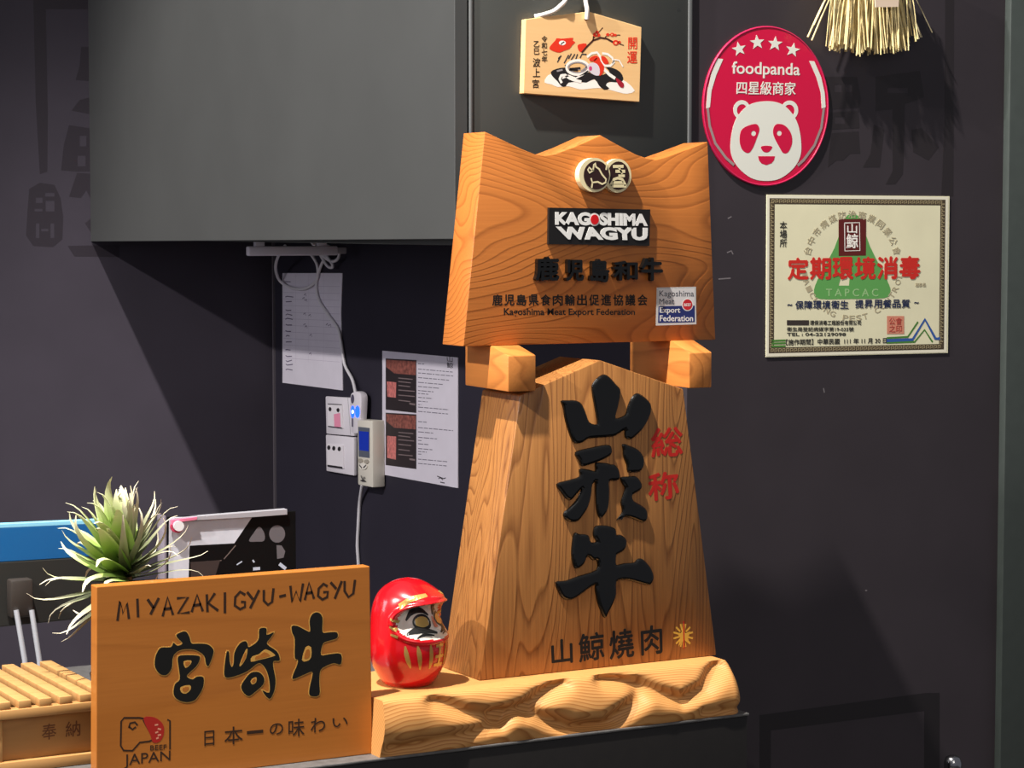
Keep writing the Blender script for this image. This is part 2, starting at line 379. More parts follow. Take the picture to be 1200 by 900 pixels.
for i in range(NS + 1):
    s = i / NS
    e = max(0, (s - .955) / .045)
    for j in range(NT + 1):
        t = j / NT
        px = (445 + 431 * s) * (1 - t) + (449 + 421 * s) * t; py = (888 - 55 * s) * (1 - t) + (822 - 52 * s) * t
        x = xa0 + (xa1 - xa0) * s + .007 * t * (1 - s); y = YF + .03 * s * t * t - .014 * sin(pi * min(1, t * 1.02)) * (.8 + .2 * sin(s * 9))
        y += scoop(px, py) * min(1, (1 - abs(2 * t - 1) ** 6) + .25) + .002 * noise.noise((s * 14, t * 3, 1))
        z = ZCN + (ZT - ZCN) * t
        y += .03 * e * e; z -= .016 * e * e * t; x -= .012 * e * e * t
        if t > .93: y += .005 * ((t - .93) / .07) ** 2
        V.append((x, y, z))
    xx = xa0 + (xa1 - xa0) * s
    V.append((xx, YBK, ZT - .012 * e * e)); V.append((xx, YBK, ZCN))
M = NT + 3
for i in range(NS):
    for j in range(M):
        a = i * M + j; b = i * M + (j + 1) % M; Fc.append((a, b, b + M, a + M))
Fc.append(tuple(range(M))); Fc.append(tuple(range(NS * M, NS * M + M)))
obj('slab', V, Fc, slabm, slab, smooth=38)

# ---------------------------------------------------------------- tall shogi-piece sign
black = mat('black_lacquer', (10, 10, 9), .16, spec=.55)
ink = mat('black_ink', (20, 17, 15), .5)
redink = mat('red_ink', (196, 38, 30), .45)
komam = wood('koma_zelkova', (184, 126, 68), (104, 58, 24), 'z', 34, 11, .07, .42, 1, .5, .1, .55, .35)
FK = Face('y', YK)
koma = thing('wooden_sign', (-.37, -.23, ZT), 'tall shogi-piece shaped wooden sign with three huge black characters standing on the slab', 'sign')
pts = [(562, 798), (610, 463), (703, 422), (801, 456), (840, 768)]
kp = [FK.p3(*p) for p in pts]; kp[0].z = ZT + .0003; kp[4].z = ZT + .0003
prism('body', kp, (0, .138, 0), komam, koma, .0025, smooth=40)
# brackets on its shoulders
beamm = wood('beam_cedar', (212, 134, 64), (136, 74, 28), 'y', 10, 9, .2, .45, 5, .4, .1, .25)
YB = -.25; ZBB = onY(560, 405.5, YB).z
def beam(xl, xr_, ztop, zbot, yback):
    f = -.312
    pr = [(xl, f, zbot), (xl, f, ztop), (xl, YB - .006, ZBB - .0005), (xl, yback, ZBB - .0005), (xl, yback, zbot + .002)]
    prism('shoulder_block', pr, (xr_ - xl, 0, 0), beamm, koma, .002, smooth=40)
p, q = onY(595.5, 417, -.312), onY(628, 458, -.312); beam(p.x, q.x, p.z, q.z, onX(545, 430, p.x).y)
p, q = onY(808, 413.5, -.312), onY(834, 454, -.312); beam(p.x, q.x, p.z, q.z, onX(738, 425, p.x).y)
zk = lambda p: Z(p, 640, 430, 7.5)
yama = [(130, 300), (190, 296), (250, 297), (300, 322), (335, 395), (370, 485), (430, 508), (447, 490), (430, 380), (400, 200), (420, 130), (490, 70), (545, 88), (600, 150), (640, 195), (640, 250), (620, 350), (600, 452), (690, 425), (715, 350), (745, 280), (790, 234), (845, 258), (905, 320), (910, 390), (880, 470), (830, 550), (750, 625), (715, 632), (690, 610), (682, 548), (600, 600), (520, 614), (370, 625), (310, 660), (250, 667), (215, 620), (180, 520), (160, 440), (145, 340)]
zk2 = lambda p: Z(p, 640, 510, 7.5)
kata = [[(255, 150), (400, 110), (530, 86), (565, 112), (560, 165), (500, 205), (400, 245), (310, 268), (285, 220)],
        [(90, 430), (200, 395), (290, 365), (290, 302), (350, 300), (430, 316), (430, 250), (470, 242), (530, 248), (560, 258), (600, 265), (630, 310), (635, 375), (600, 395), (545, 402), (545, 480), (540, 600), (520, 670), (470, 725), (440, 650), (432, 500), (430, 405), (395, 432), (385, 520), (360, 620), (320, 690), (270, 750), (200, 755), (155, 720), (155, 680), (200, 640), (260, 575), (300, 500), (303, 465), (260, 510), (210, 565), (170, 550), (130, 500)],
        [(670, 80), (730, 95), (800, 130), (845, 190), (848, 260), (815, 315), (760, 322), (715, 318), (705, 260), (680, 190), (675, 130)],
        [(655, 372), (720, 365), (785, 365), (830, 430), (815, 480), (750, 520), (755, 570), (800, 600), (860, 640), (880, 690), (870, 745), (830, 758), (760, 730), (700, 715), (655, 722), (622, 740), (660, 690), (665, 650), (655, 590), (680, 510), (690, 460), (660, 410)]]
zk3 = lambda p: Z(p, 640, 610, 7.5)
ushi = [(240, 120), (290, 122), (360, 130), (385, 190), (440, 185), (412, 130), (420, 70), (450, 45), (540, 50), (600, 75), (608, 125), (650, 128), (690, 160), (695, 210), (670, 260), (620, 290), (605, 310), (608, 390), (680, 378), (770, 370), (800, 340), (840, 340), (890, 390), (920, 440), (935, 500), (910, 555), (870, 560), (760, 530), (680, 515), (607, 535), (605, 640), (580, 720), (540, 800), (510, 850), (480, 800), (450, 720), (430, 620), (425, 560), (380, 580), (300, 640), (220, 690), (160, 685), (120, 650), (80, 545), (170, 530), (280, 490), (440, 435), (440, 345), (400, 340), (355, 310), (320, 380), (270, 415), (240, 400), (220, 290)]
for nm, loops in (('mountain', [[zk(yama)]]), ('shape', [[zk2(c)] for c in kata]), ('ox', [[zk3(ushi)]])):
    art('brush_character', FK, loops, black, koma, n=.001, th=.001, bev=.0052, off=-.0044, sm=3, label='glossy black brush character')
text('red_lettering', FK, [('総', ((763, 503), (799, 500), (800, 533), (764, 536))), ('称', ((759, 556), (794, 552), (796, 583), (761, 587)))], redink, koma, n=.001, bold=.03, label='two red characters')
text('lettering', FK, [('山', ((646, 751), (670, 748), (671, 776), (647, 779))), ('鯨', ((678, 744), (707, 740), (708, 772), (679, 776))), ('燒', ((714, 740), (741, 736), (743, 769), (715, 773))), ('肉', ((751, 735), (775, 732), (776, 765), (752, 768)))], ink, koma, bold=.02)
gold = mat('gold_paint', (232, 178, 70), .4, metal=.2)
st = []
for i in range(12):
    t = 2 * pi * i / 12 + .26
    st.append([(800.5 + 5 * cos(t), 744.5 + 6.5 * sin(t)), (800.5 + 11.5 * cos(t), 744.5 + 13.5 * sin(t))])
strokes('starburst_mark', FK, [{'p': q_, 'w': 2.2} for q_ in st] + [[(801, 731), (801.5, 758)]], 3, gold, koma, n=.001)
art('starburst_core', FK, [[(793, 741), (798, 742), (800, 737), (803, 742), (809, 740), (806, 747), (808, 755), (802, 750), (795, 757), (797, 748)]], gold, koma, n=.0012)
strokes('starburst_stem', FK, [[(801, 728), (801.5, 760)]], 1.6, redink, koma, n=.002)

# ---------------------------------------------------------------- upper board
FB = Face('y', YB)
boardm = wood('board_zelkova', (200, 120, 54), (124, 62, 20), 'x', 46, 4.6, .3, .38, 8, .42, .15, .25, .25)
board = thing('wooden_sign', (-.36, -.21, ZBB), 'wide wooden sign with wavy top edge and black badge, resting above the tall sign', 'sign')
top = Z([(212, 75), (290, 112), (350, 140), (395, 158), (430, 163), (470, 156), (540, 130), (632, 88), (700, 126), (760, 158), (800, 172), (832, 178), (870, 168), (940, 143), (1022, 112)], 500, 130, 3.1028)
bp = [FB.p3(543, 406)] + [FB.p3(*p) for p in top] + [FB.p3(838.5, 403)]
bp[0].z = ZBB; bp[-1].z = ZBB - .001
prism('board', bp, (0, .078, 0), boardm, board, .0015, smooth=40)
zd = lambda p: Z(p, 660, 175, 13.333)
cream = mat('ivory_enamel', (242, 226, 178), .35)
choc = mat('brown_enamel', (52, 30, 28), .35)
c1, c2 = (692 , 205.2), (720.3, 206)
for c, rx, ry, n_ in ((c2, 16.0, 19.8, .010), (c1, 18.2, 20, .014)):
    em = art('round_emblem', FB, [ell(c[0], c[1], rx, ry, 48)], cream, board, n=n_ / 2, th=n_)
    cc = (c[0] + 1.8, c[1] + .2) if c is c1 else (c[0] + .6, c[1])
    art('emblem_field', FB, [ell(cc[0], cc[1], rx - 3.4, ry - 3.2, 44)], choc, em, n=n_ + .0006)
    if c is c1:
        strokes('ox_head_mark', FB, [zd(l) for l in ([(395, 335), (410, 240), (430, 215), (440, 275), (490, 310), (540, 400), (600, 470), (590, 520), (540, 545), (470, 510), (385, 520), (365, 455)], [(385, 530), (375, 600)], [(400, 330), (340, 370), (315, 320), (335, 285), (385, 330)], [(600, 320), (610, 250), (598, 205)])], 2.1, cream, em, n=n_ + .0012)
    else:
        strokes('mountain_mark', FB, [{'p': zd(l), 'w': w_} for l, w_ in (([(730, 270), (885, 268)], 3.6), ([(770, 345), (910, 345)], 3.6), ([(815, 415), (905, 415)], 3.2), ([(820, 290), (870, 380)], 2.4), ([(690, 560), (740, 470), (800, 450), (870, 470), (920, 560)], 3.4), ([(690, 575), (930, 575)], 3.4), ([(730, 520), (880, 520)], 3.4))], 3, cream, em, n=n_ + .0012)
bd = art('badge', FB, [[(641.5, 243.3), (760, 245.5), (759, 288), (641, 286)]], mat('badge_black', (26, 24, 23), .4), board, n=.003, th=.006, label='black badge with white block lettering')
ze = lambda p: Z(p, 610, 235, 6.6667)
white = mat('white_print', (240, 238, 232), .5)
text('badge_lettering', FB, [('KAG', ze([(255, 88), (530, 92), (530, 195), (255, 190)])), ('SHIMA', ze([(603, 93), (975, 105), (978, 200), (603, 195)])), ('WAGYU', ze([(258, 202), (978, 212), (975, 312), (300, 303)]))], white, bd, n=.0068, bold=.055)
art('badge_dot_ring', FB, [ell(694.5, 257.3, 6.4, 7.6)], white, bd, n=.0066)
art('badge_dot', FB, [ell(694.5, 257.3, 4.7, 5.8)], mat('dot_red', (214, 20, 28), .4), bd, n=.0072)
chs = [('鹿', (100, 443, 275, 622)), ('児', (335, 465, 470, 622)), ('島', (528, 462, 668, 632)), ('和', (705, 475, 890, 620)), ('牛', (925, 450, 1085, 622))]
for c, (x0, y0, x1, y1) in chs:
    text('raised_character', FB, [(c, ze(rect(x0, y0, x1, y1)))], black, board, n=.005, th=.010, bold=.035, label='raised black character')
zf = lambda p: Z(p, 560, 330, 4.4444)
text('lettering', FB, [(c, zf([(76 + 63.0 * i, 68), (76 + 63.0 * i + 50, 68), (76 + 63.0 * i + 50, 124), (76 + 63.0 * i, 124)])) for i, c in enumerate('鹿児島県食肉輸出促進協議会')], ink, board, bold=.03)
text('lettering', FB, [('Kagoshima Meat Export Federation', zf([(135, 138), (818, 142), (818, 184), (135, 186)]))], ink, board, bold=.018)
stk = art('square_sticker', FB, [[(769.5, 337), (815.5, 336), (816, 380), (768.5, 381.5)]], mat('sticker_silver', (205, 204, 200), .35), board, n=.0006, th=.001, label='small white and blue square sticker')
art('sticker_ground', FB, [[(771.5, 339), (813.8, 338), (814, 358), (771.5, 359)]], mat('sticker_white', (226, 222, 220), .5), stk, n=.0014)
art('sticker_band', FB, [[(771.5, 359), (814, 358), (814, 377.5), (771, 378.5)]], mat('sticker_navy', (40, 50, 110), .45), stk, n=.0014)
text('sticker_lettering', FB, [('Kagoshima', (772.5, 340.5, 813, 349.5)), ('Meat', (772.5, 350, 790, 356.5))], mat('sticker_grey_ink', (70, 70, 80), .5), stk, n=.002, bold=.0)
text('sticker_lettering', FB, [('Export', (773, 360, 797, 368.5)), ('Federation', (773, 369.5, 812, 376.5))], white, stk, n=.002, bold=.01)
art('sticker_seal', FB, [ell(805.5, 357, 6.6, 7.4)], white, stk, n=.0018)
art('sticker_seal', FB, [ell(805.5, 357, 5.6, 6.3)], mat('seal_red', (206, 40, 46), .45), stk, n=.0024)
text('sticker_lettering', FB, [('BEEF', (801.5, 355.5, 809.5, 358.8))], white, stk, n=.003, bold=.01)

# ---------------------------------------------------------------- small plaque (ema) on the cabinet end
FE = Face('y', -.0235)
emam = wood('plaque_cypress', (238, 196, 138), (212, 160, 96), 'x', 12, 7, .1, .5, 2, .25, .05, .25, .1)
ema = thing('wooden_plaque', FE.p3(684, 115) + Vector((0, .02, 0)), 'small pale wooden plaque with red flower and snake picture hung on the cabinet end', 'plaque')
prism('board', [FE.p3(*p) for p in ((613.5, 109.5), (616, 22.5), (690, 13.5), (752, 32), (749.5, 119.5))], (0, .016, 0), emam, ema, .001)
str_m = mat('white_cord', (246, 242, 234), .7)
h = FE.p3(686.5, 22.3)
art('cord_hole', FE, [ell(686.5, 22.3, 1.8, 1.8, 12)], mat('hole_dark', (60, 36, 24), .8), ema, n=.0006)
tube('hanging_cord', spline([h + Vector((0, -.004, 0)), FE.p3(685.6, 12) + Vector((0, -.008, 0)), FE.p3(684.3, 0) + Vector((0, -.006, 0)), FE.p3(683, -40)]), .0042, str_m, ema)
tube('hanging_cord', spline([FE.p3(629, 19) + Vector((0, .008, 0)), FE.p3(636, 17.5) + Vector((0, .002, 0)), FE.p3(648, 13.5) + Vector((0, 0, 0)), FE.p3(656, 7) + Vector((0, -.002, 0)), FE.p3(661, 0) + Vector((0, -.006, 0)), FE.p3(668, -18), FE.p3(683, -40)]), .004, str_m, ema)
tube('hanging_nail', [FE.p3(683, -40), FE.p3(683, -40) + Vector((0, .03, 0))], .003, mat('steel', (150, 150, 150), .3, 1), ema)
zg = lambda p: Z(p, 635, 25, 9.6)
red = mat('print_vermilion', (222, 52, 26), .5); pw = mat('print_white', (246, 240, 230), .55); pk = mat('print_black', (30, 26, 26), .5)
pg = mat('print_grey', (150, 146, 148), .5); pp = mat('print_pale', (216, 208, 214), .5)
art('rock_snow', FE, [zg([(30, 690), (50, 630), (110, 590), (250, 620), (450, 690), (560, 650), (700, 690), (800, 680), (880, 660), (950, 680), (1045, 780), (960, 815), (870, 800), (760, 770), (640, 750), (520, 760), (420, 765), (300, 730), (180, 740), (110, 710)])], pw, ema, n=.0005, sm=2)
art('rock', FE, [[zg([(100, 570), (160, 535), (260, 520), (300, 560), (420, 600), (520, 570), (600, 610), (690, 600), (760, 560), (720, 520), (800, 525), (880, 570), (915, 640), (880, 690), (760, 680), (720, 720), (760, 755), (700, 770), (640, 720), (590, 650), (500, 690), (420, 680), (300, 690), (270, 730), (220, 730), (170, 670), (120, 620)])]], pk, ema, n=.0009, sm=2)
strokes('snake', FE, [{'p': zg(l), 'w': w_} for l, w_ in (
    (arc(400, 520, 125, 80, 0, 360, 28), 3.0), ([(220, 690), (200, 650), (215, 610), (260, 605), (310, 640), (360, 660), (440, 680)], 3.4), ([(230, 640), (300, 610), (380, 640), (460, 600), (520, 560)], 2.0),
    ([(510, 400), (560, 360), (620, 350), (650, 390), (660, 450), (710, 500), (770, 500), (810, 460), (790, 410), (740, 370), (680, 360)], 2.8), ([(790, 470), (820, 430), (870, 440), (910, 510)], 1.6), ([(690, 530), (760, 600), (820, 640)], 3.8))], 3, pw, ema, n=.0018)
strokes('snake_shading', FE, [{'p': zg(l), 'w': w_} for l, w_ in ((arc(400, 520, 100, 60, 0, 360, 24), 1.6), ([(310, 540), (430, 530)], 3.2), ([(170, 560), (230, 545)], 2), ([(205, 670), (195, 630), (240, 590)], 1.2), ([(440, 560), (520, 500)], 1.5))], 2, pg, ema, n=.0014)
strokes('snake_shadow', FE, [zg([(315, 535), (430, 525)]), zg([(320, 545), (400, 550)])], 2.2, pk, ema, n=.0022)
art('red_robe', FE, [[zg([(580, 440), (640, 400), (660, 450), (700, 510), (690, 570), (660, 610), (640, 600), (630, 520), (590, 470)])], [zg([(665, 395), (710, 400), (750, 460), (730, 485), (690, 470)])], [zg([(530, 420), (590, 385), (630, 395), (600, 440), (550, 450)])]], red, ema, n=.002, sm=2)
art('fan', FE, [zg([(505, 500), (560, 465), (620, 480), (650, 540), (640, 610), (580, 600), (530, 560)])], pp, ema, n=.0024, sm=2)
art('fan_mark', FE, [zg(ell(545, 530, 18, 26))], mat('print_pink', (206, 70, 120), .5), ema, n=.003)
art('plum_red', FE, [[zg([(830, 640), (860, 650), (920, 700), (915, 745), (880, 740), (845, 690)])]], mat('print_crimson', (160, 24, 44), .5), ema, n=.0022, sm=2)
art('camellia', FE, [zg([(85, 310), (100, 270), (150, 215), (165, 190), (220, 195), (280, 190), (350, 185), (345, 215), (375, 235), (340, 270), (310, 310), (250, 330), (200, 352), (140, 340)])], red, ema, n=.0009, sm=2)
art('camellia_heart', FE, [zg(ell(230, 243, 38, 26))], pw, ema, n=.0014)
strokes('camellia_stamen', FE, [zg([(215, 262), (225, 245), (250, 232)])], 1.3, pk, ema, n=.002)
art('bud', FE, [zg([(400, 275), (430, 255), (500, 250), (490, 300), (455, 350), (415, 330)])], red, ema, n=.0009, sm=2)
bark = mat('print_bark', (70, 34, 22), .5)
strokes('plum_branch', FE, [{'p': zg(l), 'w': w_} for l, w_ in (([(450, 350), (510, 280), (575, 215), (660, 185), (730, 195), (800, 235)], 2.3), ([(575, 215), (580, 165)], 1.6), ([(580, 190), (640, 120), (685, 70)], 1.0), ([(800, 235), (860, 250), (920, 270)], 1.0), ([(710, 180), (740, 150), (880, 155)], 1.0))], 2, bark, ema, n=.0012)
art('plum_blossom', FE, [[zg(ell(x, y, r, r * .9, 14))] for x, y, r in ((600, 150, 26), (635, 155, 22), (620, 120, 18), (740, 150, 20), (790, 150, 24), (825, 155, 16), (830, 240, 34), (870, 235, 18))], red, ema, n=.0016)
for x, y, r in ((612, 148, 10), (785, 150, 9), (830, 245, 14)): art('plum_centre', FE, [zg(ell(x, y, r, r, 10))], mat('print_peach', (240, 170, 120), .5), ema, n=.0024)
strokes('camellia_leaf', FE, [{'p': zg(l), 'w': 1.6} for l in ([(175, 460), (215, 385)], [(185, 420), (200, 400)], [(250, 470), (300, 380)], [(300, 420), (330, 365)], [(330, 430), (370, 370)], [(380, 430), (400, 370)], [(430, 410), (450, 370), (500, 372)], [(260, 500), (330, 460)])], 1.6, mat('print_slate', (56, 54, 58), .5), ema, n=.001)
zh = lambda p: Z(p, 600, 10, 8.1818)
text('lettering', FE, [('令\n和\n七\n年', zh(rect(283, 262, 338, 515))), ('乙\n巳', zh(rect(208, 312, 262, 440))), ('波', zh(rect(200, 475, 270, 560))), ('上', zh(rect(200, 575, 268, 655))), ('宮', zh(rect(195, 680, 258, 760)))], ink, ema, bold=.012)
text('red_lettering', FE, [('開', zg(rect(972, 182, 1070, 312))), ('運', zg(rect(960, 340, 1070, 472)))], red, ema, bold=.012)

# ---------------------------------------------------------------- oval sticker
oval = thing('oval_sticker', FQ.p3(896, 216), 'large crimson oval sign with four stars and a white bear-face logo', 'sign')
ER = .02
crim = mat('crimson_vinyl', (206, 8, 62), .3, spec=.5, coat=.3)
art('sign_panel', FQ, [ell(896.2, 124.5, 73.8, 93.6, 72, ER)], crim, oval, n=.002, th=.004)
grim = mat('rim_pink', (190, 34, 80), .4)
loop = [FQ.w(*FQ.uv(*p), .003) for p in ell(896.2, 124.5, 72.8, 92.6, 72, ER)]
tube('rim', loop + [loop[0]], .0022, grim, oval)
vw = mat('vinyl_white', (226, 226, 214), .45)
def star(cx, cy, r, rot):
    return [(cx + (r if i % 2 == 0 else r * .42) * sin(2 * pi * i / 10 + rot), cy - (r if i % 2 == 0 else r * .42) * cos(2 * pi * i / 10 + rot)) for i in range(10)]
zi = lambda p: Z(p, 815, 20, 4.3902)
art('star', FQ, [zi(star(218, 165, 38, -.2))], vw, oval, n=.00425, th=.0003); art('star', FQ, [zi(star(311, 131, 39, -.08))], vw, oval, n=.00425, th=.0003)
art('star', FQ, [zi(star(403, 138, 39, .08))], vw, oval, n=.00425, th=.0003); art('star', FQ, [zi(star(494, 170, 38, .2))], vw, oval, n=.00425, th=.0003)
text('lettering', FQ, [('foodpanda', zi([(182, 228), (532, 238), (530, 320), (182, 312)])), ('四星級商家', zi([(207, 330), (510, 335), (508, 402), (205, 398)]))], vw, oval, n=.00425, th=.0003, bold=.012)
art('border_arc', FQ, [zi([(105, 213), (136, 217), (100, 300), (76, 380), (68, 465), (48, 470), (55, 380), (75, 295)])], vw, oval, n=.00425, th=.0003)
art('border_arc', FQ, [zi([(578, 226), (605, 228), (640, 310), (658, 390), (663, 465), (643, 470), (638, 390), (615, 310)])], vw, oval, n=.00425, th=.0003)
sil = mat('silver_edge', (158, 138, 136), .35)
for l in ([(56, 470), (66, 560), (95, 650), (150, 725), (190, 760)], [(653, 470), (640, 570), (605, 660), (550, 735), (520, 762)]):
    strokes('silver_border', FQ, [zi(l)], 3.4, sil, oval, n=.0047)
face = art('bear_face', FQ, [[zi(smoothloop([(360, 433), (440, 450), (500, 510), (530, 590), (536, 700), (500, 775), (430, 830), (356, 843), (280, 828), (210, 770), (176, 700), (178, 610), (205, 520), (270, 452)], 5))]], vw, oval, n=.00425, th=.0003)
art('bear_ear', FQ, [zi(ell(232, 478, 44, 50)), zi(ell(234, 480, 27, 31))], vw, oval, n=.00415, th=.0002); art('bear_ear', FQ, [zi(ell(478, 480, 44, 50)), zi(ell(476, 482, 27, 31))], vw, oval, n=.00415, th=.0002)
art('eye_patch', FQ, [zi(smoothloop([(300, 550), (322, 575), (310, 620), (285, 680), (262, 700), (232, 680), (220, 630), (235, 575)], 4)), zi(ell(292, 599, 12, 13))], crim, face, n=.0045, th=.0002)
art('eye_patch', FQ, [zi(smoothloop([(415, 550), (455, 560), (485, 600), (490, 650), (470, 695), (445, 700), (425, 670), (395, 610), (395, 570)], 4)), zi(ell(424, 598, 12, 13))], crim, face, n=.0045, th=.0002)
art('nose', FQ, [zi(smoothloop([(330, 668), (358, 662), (388, 668), (375, 690), (358, 697), (340, 690)], 4))], crim, face, n=.0045, th=.0002)
art('mouth', FQ, [zi([(315, 716), (402, 716), (398, 735), (385, 752), (358, 762), (333, 754), (320, 738)])], crim, face, n=.0045, th=.0002)

# ---------------------------------------------------------------- certificate
FCE = Face('y', -.00205)
cert = thing('certificate', FQ.p3(1004, 418), 'cream certificate with a key-pattern border and large red characters taped to the right wall', 'certificate')
paper = mat('aged_laminate', (232, 226, 190), .35, spec=.5, var=.04, scale=12)
bt = lambda t, s: ((898 + 214 * s) * (1 - t) + (897 + 213 * s) * t, (228 + 2 * s) * (1 - t) + (418.5 - 5 * s) * t)
def br_(t0, s0, t1, s1): return [bt(t0, s0), bt(t0, s1), bt(t1, s1), bt(t1, s0)]
art('sheet', FQ, [br_(0, 0, 1, 1)], paper, cert, n=.0012, th=.0016)
art('sheet_margin', FCE, [br_(.004, .004, .996, .996), br_(.022, .018, .978, .982)], mat('laminate_edge', (236, 230, 206), .3), cert, n=0.0004)
key = mat('key_pattern_ink', (74, 62, 46), .5)
art('border_band', FCE, [br_(.022, .018, .978, .982), br_(.058, .046, .942, .954)], key, cert, n=0.0004)
meand = mat('key_pattern_gold', (178, 162, 122), .5)
ln = []
for i in range(44):
    s = .03 + .94 * i / 44; d = .94 / 44
    for t0, t1 in ((.03, .05), (.95, .97)): ln.append([bt(t1, s), bt(t0, s), bt(t0, s + d * .6), bt((t0 + t1) / 2 + .004, s + d * .6), bt((t0 + t1) / 2 + .004, s + d * .3)])
for i in range(38):
    t = .05 + .9 * i / 38; d = .9 / 38
    for s0, s1 in ((.024, .04), (.96, .976)): ln.append([bt(t, s1), bt(t, s0), bt(t + d * .6, s0), bt(t + d * .6, (s0 + s1) / 2)])
strokes('border_meander', FCE, ln, .9, meand, cert, n=0.0010)
zj = lambda p: Z(p, 880, 210, 4.092)
grn = mat('print_green', (96, 162, 84), .5)
art('green_triangle', FCE, [zj(smoothloop([(450, 190), (485, 170), (525, 190), (570, 320), (655, 490), (668, 540), (640, 570), (480, 574), (330, 574), (302, 545), (320, 480), (400, 330)], 3)), zj([(440, 440), (475, 440), (470, 510), (420, 510)])], grn, cert, n=0.0006)
text('triangle_lettering', FCE, [('T A P C A C', zj(rect(360, 525, 610, 562)))], mat('print_pale_green', (150, 190, 130), .5), cert, n=.0012)
gry = mat('print_faint', (178, 166, 134), .5)
def ring(chars, cx, cy, rx, ry, a0, a1, size, inner=False):
    out = []
    for i, c in enumerate(chars):
        if c == ' ': continue
        a = radians(a0 + (a1 - a0) * i / (len(chars) - 1)); x, y = cx + rx * cos(a), cy + ry * sin(a)
        r = a + pi / 2 if not inner else a - pi / 2; ux, uy = cos(r) * size / 2, sin(r) * size / 2; vx, vy = -uy, ux
        out.append((c, ((x - ux - vx, y - uy - vy), (x + ux - vx, y + uy - vy), (x + ux + vx, y + uy + vy), (x - ux + vx, y - uy + vy))))
    return out
ct_ = zj([(485, 405)])[0]
text('ring_lettering', FCE, ring('台中市病媒防治商業同業公會', ct_[0], ct_[1], 54, 58, 195, 345, 9), gry, cert, n=0.0010)
text('ring_lettering', FCE, ring('TAICHUNG PEST CONTROL', ct_[0], ct_[1], 57, 64, 168, 12, 6.5, True), gry, cert, n=0.0010)
lg = art('logo_patch', FCE, [zj([(420, 192), (552, 190), (551, 366), (420, 368)])], mat('print_maroon', (96, 30, 26), .5), cert, n=.0012)
strokes('logo_frame', FCE, [zj([(448, 210), (520, 208), (522, 342), (450, 344), (448, 210)])], 1.2, pw, lg, n=0.0020)
text('logo_lettering', FCE, [('山', zj(rect(462, 215, 508, 258))), ('鯨', zj(rect(458, 262, 512, 330)))], pw, lg, n=.0022, bold=.02)
rd = mat('print_red', (206, 44, 34), .5)
tq = [((178 + 107 * i), (285 + 106.5 * i)) for i in range(6)]
text('title_lettering', FCE, [(c, zj([(x0, 380 - 1.5 * i), (x0 + 96, 379 - 1.5 * i), (x0 + 96, 479 - .8 * i), (x0, 481 - .8 * i)])) for i, (c, (x0, _)) in enumerate(zip('定期環境消毒', tq))], rd, cert, n=0.0018, bold=.04)
nav = mat('print_navy', (36, 46, 76), .5)
text('motto_lettering', FCE, [(c, zj(rect(213 + 43 * i, 584 - i * .4, 213 + 43 * i + 38, 622 - i * .4))) for i, c in enumerate('保障環境衛生')] + [(c, zj(rect(500 + 44.5 * i, 579 - i * .3, 500 + 44.5 * i + 39, 617 - i * .3))) for i, c in enumerate('提昇用餐品質')] + [('~', zj(rect(174, 598, 197, 608))), ('~', zj(rect(782, 588, 804, 597)))], nav, cert, n=0.0018, bold=.03)
text('small_lettering', FCE, [('本\n場\n所', zj(rect(138, 202, 172, 325)))], mat('print_dark', (40, 38, 34), .5), cert, n=.0012, bold=.012)
pd = _M['print_dark']
text('small_lettering', FCE, [('環保消毒工程股份有限公司', zj(rect(283, 677, 527, 699))), ('衛生局登記病媒字第19-035號', zj(rect(172, 709, 492, 729))), ('TEL : 04-22129098', zj(rect(172, 736, 455, 752))), ('【施作期間】中華民國  111 年 11 月 30 日', zj([(168, 768), (650, 760), (650, 786), (168, 796)]))], pd, cert, n=.0012, bold=.02)
art('blacked_line', FCE, [zj(rect(172, 676, 278, 700))], mat('print_soot', (58, 50, 46), .5), cert, n=.0012)
text('small_lettering', FCE, [('理事長', zj(rect(788, 497, 838, 516)))], gry, cert, n=.0012)
art('red_stamp', FCE, [zj(rect(652, 656, 734, 742))], mat('stamp_pink', (212, 138, 112), .5), cert, n=0.0010)
text('stamp_lettering', FCE, [('公會\n之印', zj(rect(662, 664, 724, 734)))], mat('stamp_red', (178, 70, 58), .5), cert, n=0.0016)
blu = mat('print_blue', (52, 90, 160), .5); gr2 = mat('print_leaf', (74, 128, 52), .5)
for l_ in ([(100, 775), (165, 773)], [(100, 788), (165, 786)], [(100, 802), (165, 800)]): strokes('green_stripe', FCE, [zj(l_)], 2.3, gr2, cert, n=.001)
strokes('green_stripe', FCE, [zj([(652, 762), (752, 756), (800, 685)]), zj([(652, 784), (785, 780), (832, 722), (870, 780)])], 2.3, gr2, cert, n=0.0010)
strokes('blue_stripe', FCE, [zj([(652, 774), (775, 769), (834, 672), (885, 765), (905, 764)])], 3.6, blu, cert, n=.0012)

# ---------------------------------------------------------------- straw ornament
random.seed(4)
straw = thing('straw_ornament', FQ.p3(1020, -30), 'straw tassel with a small paper tag hanging at the top of the right wall', 'straw ornament')
strm = mat('rice_straw', (228, 208, 150), .6, var=.22, scale=90)
V, Fc = [], []
FS = Face('y', -.03)
def strand(x0, y0, x1, y1, dep, r):
    a, b = FS.p3(x0, y0), FS.p3(x1, y1); a.y += dep * .4; b.y += dep
    mid = (a + b) / 2 + Vector((random.uniform(-.004, .004), random.uniform(-.004, .004), 0))
    add_tube(V, Fc, spline([a, mid, b], 3), r, 5)
for i in range(190):
    u = random.random(); x1 = 971 + 98 * u; x0 = 983 + 74 * u + random.uniform(-9, 9)
    yb = 54 + 7 * sin(pi * u) + random.uniform(-5, 4) - (8 if u > .92 else 0)
    strand(x0, -34, x1 + random.uniform(-3, 3), yb, random.uniform(-.018, .02), random.uniform(.0009, .002))
